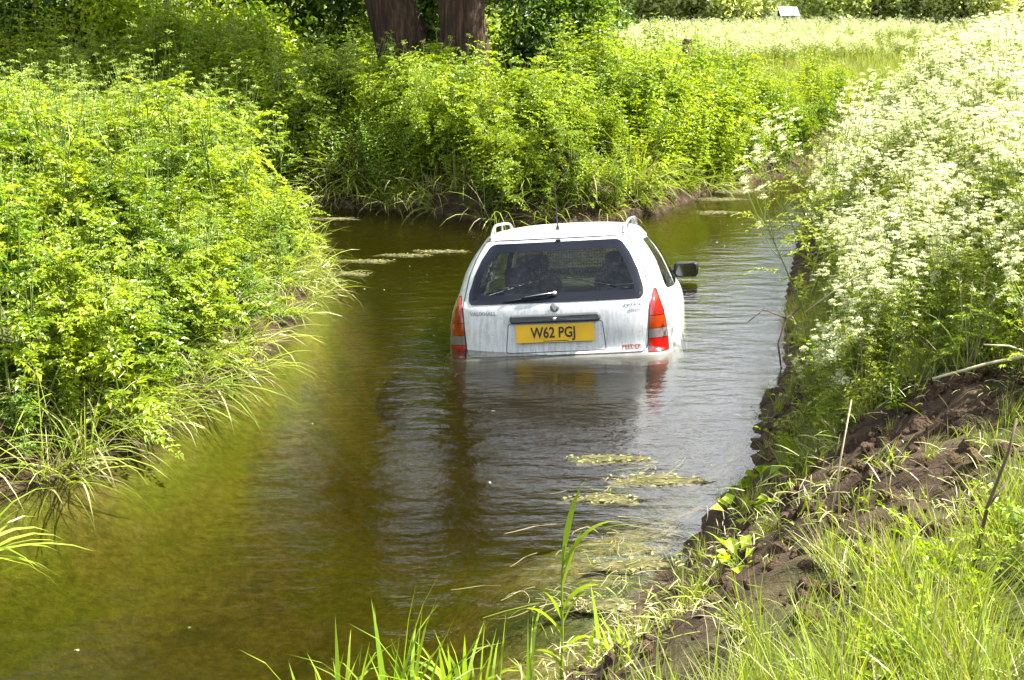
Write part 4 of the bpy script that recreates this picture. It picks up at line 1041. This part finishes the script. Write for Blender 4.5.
# pale shelter in front of the hedge
M['shed'] = simple('shed_white', (.78, .78, .76), .6, noise=.08, nscale=3)
M['shed_dark'] = simple('shed_dark', (.05, .055, .04), .9)
sx, sy = 12.5, 66.; sh = empty('shelter', (sx, sy, gz(sx, sy)+.1)); sh.scale = (.55, .55, .55); tag(sh, 'small white roofed shelter with a pale post by the far hedge', 'shelter')
MB().add([(-.75,-.7,1.05),(.85,-.7,1.05),(.85,.8,1.75),(-.75,.8,1.75),(-.75,-.7,1.12),(.85,-.7,1.12),(.85,.8,1.82),(-.75,.8,1.82)], [(0,3,2,1),(4,5,6,7),(0,1,5,4),(1,2,6,5),(2,3,7,6),(3,0,4,7)]).obj('roof', M['shed'], sh)
MB().box((0,.74,.86), (1.5,.06,1.7)).obj('back_wall', M['shed_dark'], sh)
for px_ in (-.68, .78): MB().box((px_,-.6,.52), (.14,.14,1.06)).obj('post', M['shed'], sh)
# old post among the far-bank growth
po = empty('wooden_post', (2.40, 19.9, gz(2.40, 19.9)-.1)); tag(po, 'dark weathered wooden post end poking out of the green growth right of the tree', 'post')
MB().tube([(0,0,0),(.01,0,.6),(0,0,1.10)], [.075,.072,.068], 9).obj('shaft', M['deadstem'], po, True)
MB().tube([(0,0,1.08),(.01,0,1.14)], [.072,.055], 9).obj('weathered_top', M['deadstem'], po, True)

# ------------------------------------------------------------------ mud bank details
def lump(seed):
    import bmesh
    bm = bmesh.new(); bmesh.ops.create_icosphere(bm, subdivisions=2, radius=1); r = random.Random(seed)
    ax = [Vector((r.gauss(0,1), r.gauss(0,1), r.gauss(0,1))) for _ in range(5)]
    for v in bm.verts: v.co *= .75+.16*sum(math.sin(2.2*v.co.dot(a)) for a in ax)/2+r.uniform(-.12,.12); v.co.z *= .65
    bm.verts.index_update(); V = [tuple(v.co) for v in bm.verts]; F = [[v.index for v in f.verts] for f in bm.faces]; bm.free(); return V, F
M['clod'] = simple('soil_clod', (.066, .042, .025), .95, spec=.15, noise=.75, nscale=6, bump=.6)
C_clod = variant_collection('clod', [make_mesh('clod', *lump(s), M['clod']) for s in range(4)])
x, y = sample(9000, -.4, 3, 3, 9.6); d = river_sd(x, y); mm = mud_mask(x, y, d); k = (mm > .25) & (d > .10) & (RNG.random(len(x)) < .8); x, y = x[k], y[k]; n = len(x)
scatter('mud_clods', 'crumbled dark brown earth clods on the worn right bank', 'mud', C_clod, np.c_[x, y, terrain_h(x, y)], RNG.uniform(0, 6.28, (n, 3)), .007+.040*RNG.random(n)**3, RNG.integers(0, 4, n))
def litter(n, L, w):
    b = PB()
    for i in range(n):
        a = random.uniform(0, 6.28); p = Vector((random.gauss(0,.10), random.gauss(0,.10), random.uniform(.0,.03)))
        b.blade(p, (math.cos(a), math.sin(a), random.uniform(.0,.5)), L*random.uniform(.4,1.2), w*random.uniform(.5,1.3), random.uniform(.05,.3), m=0 if random.random() < .7 else 1, seg=4)
    return b
C_lit = variant_collection('litter', [litter(14, .11, .0045).mesh('litter', [M['straw'], M['grass'], M['straw']]) for s in range(4)] + [grass_clump(9, .13, .05, .005).mesh('litter', GRASS) for s in range(2)])
x, y = sample(2300, -.4, 3, 3, 9.6); d = river_sd(x, y); mm = mud_mask(x, y, d); k = (mm > .15) & (fbm(x, y, 1.5, 95) > .42); x, y = x[k], y[k]; n = len(x)
scatter('dry_litter', 'dry roots and cut stalks lying on the muddy right bank', 'plant litter', C_lit, np.c_[x, y, terrain_h(x, y)+.005], np.c_[RNG.normal(0, .3, n), RNG.normal(0, .3, n), RNG.uniform(0, 6.28, n)], RNG.uniform(.5, 1.1, n), RNG.integers(0, 6, n))
# raft of cut stems lying on the shallow water
def raft(n, L, w):
    b = PB()
    for i in range(n):
        a = random.gauss(.35, .6)+(math.pi if random.random() < .5 else 0); p = Vector((random.gauss(0,.14), random.gauss(0,.10), random.uniform(-.002,.010))); ln = L*random.uniform(.4,1.4); cv = random.gauss(0, .5)
        pts = [p.copy()]
        for q in range(5): a += cv*.35+random.gauss(0,.15); p = p+Vector((math.cos(a), math.sin(a), random.uniform(-.02,.02)))*ln/5; pts.append(p.copy())
        b.stem(pts, w*.5, w*.25, 0 if random.random() < .7 else 1, 3)
    return b
C_raft = variant_collection('raft', [raft(14, .22, .0045).mesh('raft', [M['straw'], M['grass'], M['straw']]) for s in range(5)])
x, y = sample(120, -.1, 1.4, 4.5, 7.2); d = river_sd(x, y)
k = (d < -.12) & (((np.abs((y-6.6)-.25*(x-.7)) < .28) & (x > .30) & (fbm(x, y, 2.5, 97) > .42)) | ((d > -.45) & (y < 6.0) & (fbm(x, y, 2.2, 98) > .48)))
x, y = x[k], y[k]; n = len(x)
scatter('drifted_stem_raft', 'pale cut stems drifted into the shallow water at the right bank', 'plant litter', C_raft, np.c_[x, y, np.full(n, .004)], np.c_[np.zeros(n), np.zeros(n), RNG.normal(0, .5, n)], RNG.uniform(.6, 1.1, n), RNG.integers(0, 5, n))

# ------------------------------------------------------------------ single plants that stand out
def plant_thing(name, label, b, mats, loc, rz=0, s=1., names=('foliage', 'stems', 'flower_heads'), group=None, cat='plant', tilt=(0, 0)):
    t = empty(name, loc, rz); t.scale = (s, s, s); t.rotation_euler = (tilt[0], tilt[1], rz); tag(t, label, cat, group)
    for nm, me in b.split(names, mats): tag(link(nm, me, t), kind='stuff')
    return t
random.seed(77)
# tall reed-grass stalk at the bottom centre
b = PB(); b.stem([(0,0,0),(.005,0,.25),(.0,0,.50),(.012,0,.62)], .006, .003, 1, 6)
for h, dx, dy, L, w, dr in [(.60,.12,.0,.30,.022,.22),(.58,.5,.1,.30,.020,.30),(.50,.25,.1,.20,.024,.10),(.40,.5,-.1,.26,.020,.42),(.33,.35,.2,.24,.018,.45),(.30,-.6,.1,.24,.018,.40),(.22,.6,-.2,.22,.016,.40),(.16,-.5,-.2,.20,.016,.4),(.36,-.35,.1,.12,.018,.2)]:
    b.blade((.002,0,h-.05), (dx,dy,1), L*1.15, w*1.25, dr*.8, 0, 8, twist=-1.1 if dx > 0 else 1.1)
plant_thing('reed_grass', 'tall single reed grass stalk with arching blades at the bottom centre', b, [M['grass_reed'], M['grass_reed'], M['grass']], (.165, 4.40, .02), 0, .86, ('blade_group', 'stalk', 'head'), cat='grass')
b = grass_clump(7, .42, .03, .014, .35, (0, 0), (50, 85)); plant_thing('reed_grass', 'short reed shoots beside the tall stalk at the bottom centre', b, [M['grass_reed'], M['grass_reed'], M['grass']], (.06, 4.25, .0), 1, 1.0, ('blade_group', 'dry_blades', 'head'), cat='grass')
for i, (tx, ty, n, h, lab) in enumerate([(-.36, 4.42, 34, .62, 'bright grass tuft in the middle of the bottom edge'), (-.60, 4.40, 30, .56, 'wide bladed grass tuft at the bottom edge left of the middle tuft'), (-.14, 4.45, 16, .46, 'thin grass tuft at the bottom edge between the middle tuft and the reed stalk'), (.34, 4.40, 16, .26, 'low pale grass tuft at the bottom edge right of the reed stalk')]):
    plant_thing('grass_tuft', lab, grass_clump(int(n*1.5), h, .09, .020, .22, (.05, 0), (50, 88)), [M['grass_reed'], M['grass_reed'], M['grass']], (tx, ty, gz(tx, ty)-.02), i*1.3, 1., ('blade_group', 'dry_blades', 'head'), cat='grass')
plant_thing('grass_tuft', 'grass tuft leaning over the water at the left picture edge', grass_clump(22, .55, .06, .014, .22, (.9, 0), (15, 60)), [M['grass_reed'], M['grass'], M['grass']], (-2.28, 5.55, .02), .1, 1., ('blade_group', 'dry_blades', 'head'), cat='grass')
plant_thing('grass_tuft', 'straw coloured grass tuft reaching far out from the left bank below the herbs', grass_clump(26, .75, .06, .010, .20, (1.1, -.2), (10, 50)), [M['grass'], M['straw'], M['straw']], (-1.85, 8.15, .05), 0, 1., ('blade_group', 'dry_blades', 'head'), cat='grass')
# young broad-leaved plants on the mud
for i, (sx_, sy_, s_, lab) in enumerate([(1.06, 5.75, 1.1, 'bright young leafy plant highest on the mud of the right bank'), (.90, 5.45, 1.0, 'bright young leafy plant at the water side of the mud bank'), (1.02, 5.15, .9, 'young leafy plant in the middle of the mud bank'), (.80, 4.75, .9, 'small leafy seedling low on the mud near the bottom edge'), (.72, 4.25, .8, 'small leafy seedling at the bottom edge on dark mud')]):
    b = PB(); 
    for q in range(9):
        dd = rdir(5, 50); b.stem([(0,0,0), dd*.05], .002, .0015); b.leaf(dd*.05, dd+Vector((0,0,-.2)), .075*random.uniform(.7,1.2), .055)
    plant_thing('leafy_seedling', lab, b, [M['leaf_herb'], M['stem'], M['bud']], (sx_, sy_, gz(sx_, sy_)+.01), i, s_)
# dead stems on the right bank
def dead(label, loc, pts, r, m, twigs=()):
    t = empty('dead_stem', loc); tag(t, label, 'stem'); MB().tube(pts, np.linspace(r, r*.5, len(pts)), 6).obj('stalk', m, t, True)
    for tp in twigs: MB().tube(tp, np.linspace(r*.6, r*.3, len(tp)), 5).obj('twig', m, t, True)
dead('dark dead stalk standing at the right edge beside the cow parsley', (1.84, 4.9, gz(1.84, 4.9)), [(0,0,0),(-.02,0,.15),(-.04,.0,.28)], .010, M['deadstem'], [[(-.02,0,.15),(.03,0,.20)]])
dead('short dark dead stalk at the right edge with a pale stem lying against it', (1.95, 4.85, gz(1.95, 4.85)), [(0,0,0),(0,0,.10),(-.005,0,.20)], .010, M['deadstem'])
dead('pale bent stem lying across the grass at the right edge', (1.98, 4.80, gz(1.98, 4.80)+.13), [(0,0,0),(-.16,.02,.01),(-.30,.05,-.03),(-.48,.1,-.10)], .009, M['palestem'], [[(-.16,.02,.01),(-.26,-.02,.05),(-.34,.0,.05)]])
dead('thin dark dead stem leaning in the bright grass of the lower right', (1.13, 3.25, gz(1.13, 3.25)), [(0,0,0),(.02,0,.16),(.06,.0,.30),(.08,.02,.38)], .006, M['deadstem'], [[(.02,0,.16),(.07,.02,.22)]])
dead('pale upright reed stalk rising from the edge of the mud', (.96, 4.05, gz(.96, 4.05)), [(0,0,0),(.02,0,.22),(.05,.02,.42)], .0035, M['palestem'], [])
dead('pale forked stalk among the leaves at the edge of the river bank', (1.72, 6.6, gz(1.72, 6.6)), [(0,0,0),(.01,0,.3),(.0,.0,.55)], .010, M['palestem'], [[(0,0,.54),(-.15,0,.45),(-.32,.05,.30)],[(0,0,.54),(.18,.0,.42),(.34,0,.28)]])
dead('dead twig hanging down to the water from the right bank', (1.86, 9.0, .35), [(0,0,0),(-.10,-.1,-.05),(-.16,-.18,-.2),(-.14,-.22,-.36)], .010, M['deadstem'], [[(-.10,-.1,-.05),(-.26,-.15,.02),(-.36,-.2,-.05)]])
# cow parsley leaning out over the water, and one broken head in front
ptpl = [umbellifer(1.15, 20, True, .7, .038, 8) for k in range(3)]
for i, (qx, qy) in enumerate([(2.05,9.6),(2.2,10.3),(2.35,11.0),(2.5,11.8),(2.65,12.6),(2.8,13.4),(3.0,14.2),(3.25,15.0),(3.5,15.8),(2.45,10.5),(2.75,12.0),(3.1,13.8)]):
    b = ptpl[i % 3]
    plant_thing('cow_parsley', 'white cow parsley leaning out over the river from the right bank', b, PARS, (qx, qy, gz(qx, qy)), i*2.1, .95+.1*(i % 3), group='cow parsley leaning over the river', tilt=(0, -.35-.1*(i % 3)))
plant_thing('cow_parsley', 'broken cow parsley head drooping at the top of the mud bank', umbellifer(.5, 14, True, .3, .03, 5), PARS, (1.42, 5.9, gz(1.42, 5.9)), .5, .9, tilt=(.3, -.4))
b = umbellifer(1.25, 9, False, 1.2, .06, 6); plant_thing('umbel_herb', 'tall green umbel herb standing up at the right end of the left bank', b, HERB, (-2.35, 12.6, gz(-2.35, 12.6)), 1, 1.05)
b = leafy_herb(.5, 8, .08); plant_thing('leafy_herb', 'small sunlit leafy plant at the foot of the far bank behind the car', b, [M['leaf_herb'], M['stem'], M['bud']], (-.15, 14.9, gz(-.15, 14.9)), 0, 1.0)
# floating mats of weed and blossom
M['mat'] = simple('weed_mat', (.085, .078, .035), .95, spec=.1, noise=.7, nscale=18, bump=.8)
for i, (mx_, my_, rx, ry, lab) in enumerate([(2.70,17.3,.42,.28,'pale floating weed mat farthest back in the right channel'),(2.42,16.55,.30,.16,'pale floating weed mat in the right channel, second from the back'),(2.25,15.5,.24,.14,'small pale floating weed mat in the right channel nearest the car'),
    (-1.98,15.05,.34,.10,'pale weed mat by the tip of the left bank, farthest left'),(-1.42,11.95,.22,.10,'brownish weed mat close to the left bank'),(-1.30,12.55,.26,.09,'thin weed mat between the left bank and the middle mats'),(-.98,12.85,.24,.09,'pale weed mat left of the car, middle of the row'),(-.66,13.05,.24,.08,'pale weed mat left of the car, nearest the roof'),
    (.50,6.95,.22,.10,'thin scum mat in front of the right lamp reflection, nearest the car'),(.72,6.62,.26,.13,'wide pale scum mat among the drifted stems'),(.42,6.35,.18,.09,'small scum mat left of the drifted stems'),(.55,5.55,.20,.13,'silty scum mat in the shallows by the mud bank'),(.36,5.15,.16,.11,'silty scum mat in the shallows nearest the reed stalk')]):
    r = random.Random(300+i); V = [(0,0,.008)]; F = []; n = 26
    for ring in (1, 2, 3):
        for k in range(n):
            w = 2*math.pi*k/n; q = ring/3*(1+.22*math.sin(3*w+i)+.14*math.sin(7*w+2*i)+r.uniform(-.08,.08)); V.append((rx*q*math.cos(w), .7*ry*q*math.sin(w), [.008,.006,-.008][ring-1]+r.uniform(-.004,.004)))
    F = [(0, 1+k, 1+(k+1) % n) for k in range(n)] + [(1+a*n+k, 1+(a+1)*n+k, 1+(a+1)*n+(k+1) % n, 1+a*n+(k+1) % n) for a in range(2) for k in range(n)]
    t = empty('floating_weed_mat', (mx_, my_, .0)); tag(t, lab, 'weed mat'); obj('mat', V, F, M['mat'], t)
    b = PB()
    for k in range(120):
        a_ = r.uniform(0, 6.28); q = math.sqrt(r.random())*1.05; dd = Vector((r.gauss(0,1), r.gauss(0,.6), r.uniform(.0,.5)))
        b.leaf((rx*q*math.cos(a_), ry*.7*q*math.sin(a_), r.uniform(.003,.012)), dd*Vector((1,1,.2)) if False else Vector((dd.x, dd.y, dd.z*.2)), r.uniform(.012,.035), r.uniform(.006,.014), 0 if r.random() < .8 else 2, 0)
    for nm, me in b.split(('straw_bits', 'stems', 'petals'), [M['scum'], M['stem'], M['bud']]): tag(link(nm, me, t), kind='stuff')

# petals and bits drifting on the water
C_bit = variant_collection('bit', [(lambda q: (q.leaf((0,0,0), (1,.2,0), .028, .016, 2, 0), q.leaf((.01,.01,0), (-.3,1,0), .02, .012, 0, 0), q)[-1])(PB()).mesh('bit', [M['straw'], M['straw'], M['flower']])])
x, y = sample(150, -4, 4, 4.2, 18); d = river_sd(x, y); k = (d < -.12) & ~((np.abs(x-.5) < 1.1) & (y > 8.8) & (y < 13.4)) & (vnoise(x, y, .7, 99) > .42); x, y = x[k], y[k]; n = len(x)
scatter('drifting_petals', 'white petals and plant bits scattered on the river surface', 'petals', C_bit, np.c_[x, y, np.full(n, .003)], np.c_[np.zeros(n), np.zeros(n), RNG.uniform(0, 6.28, n)], RNG.uniform(.25, .7, n), np.zeros(n, int))
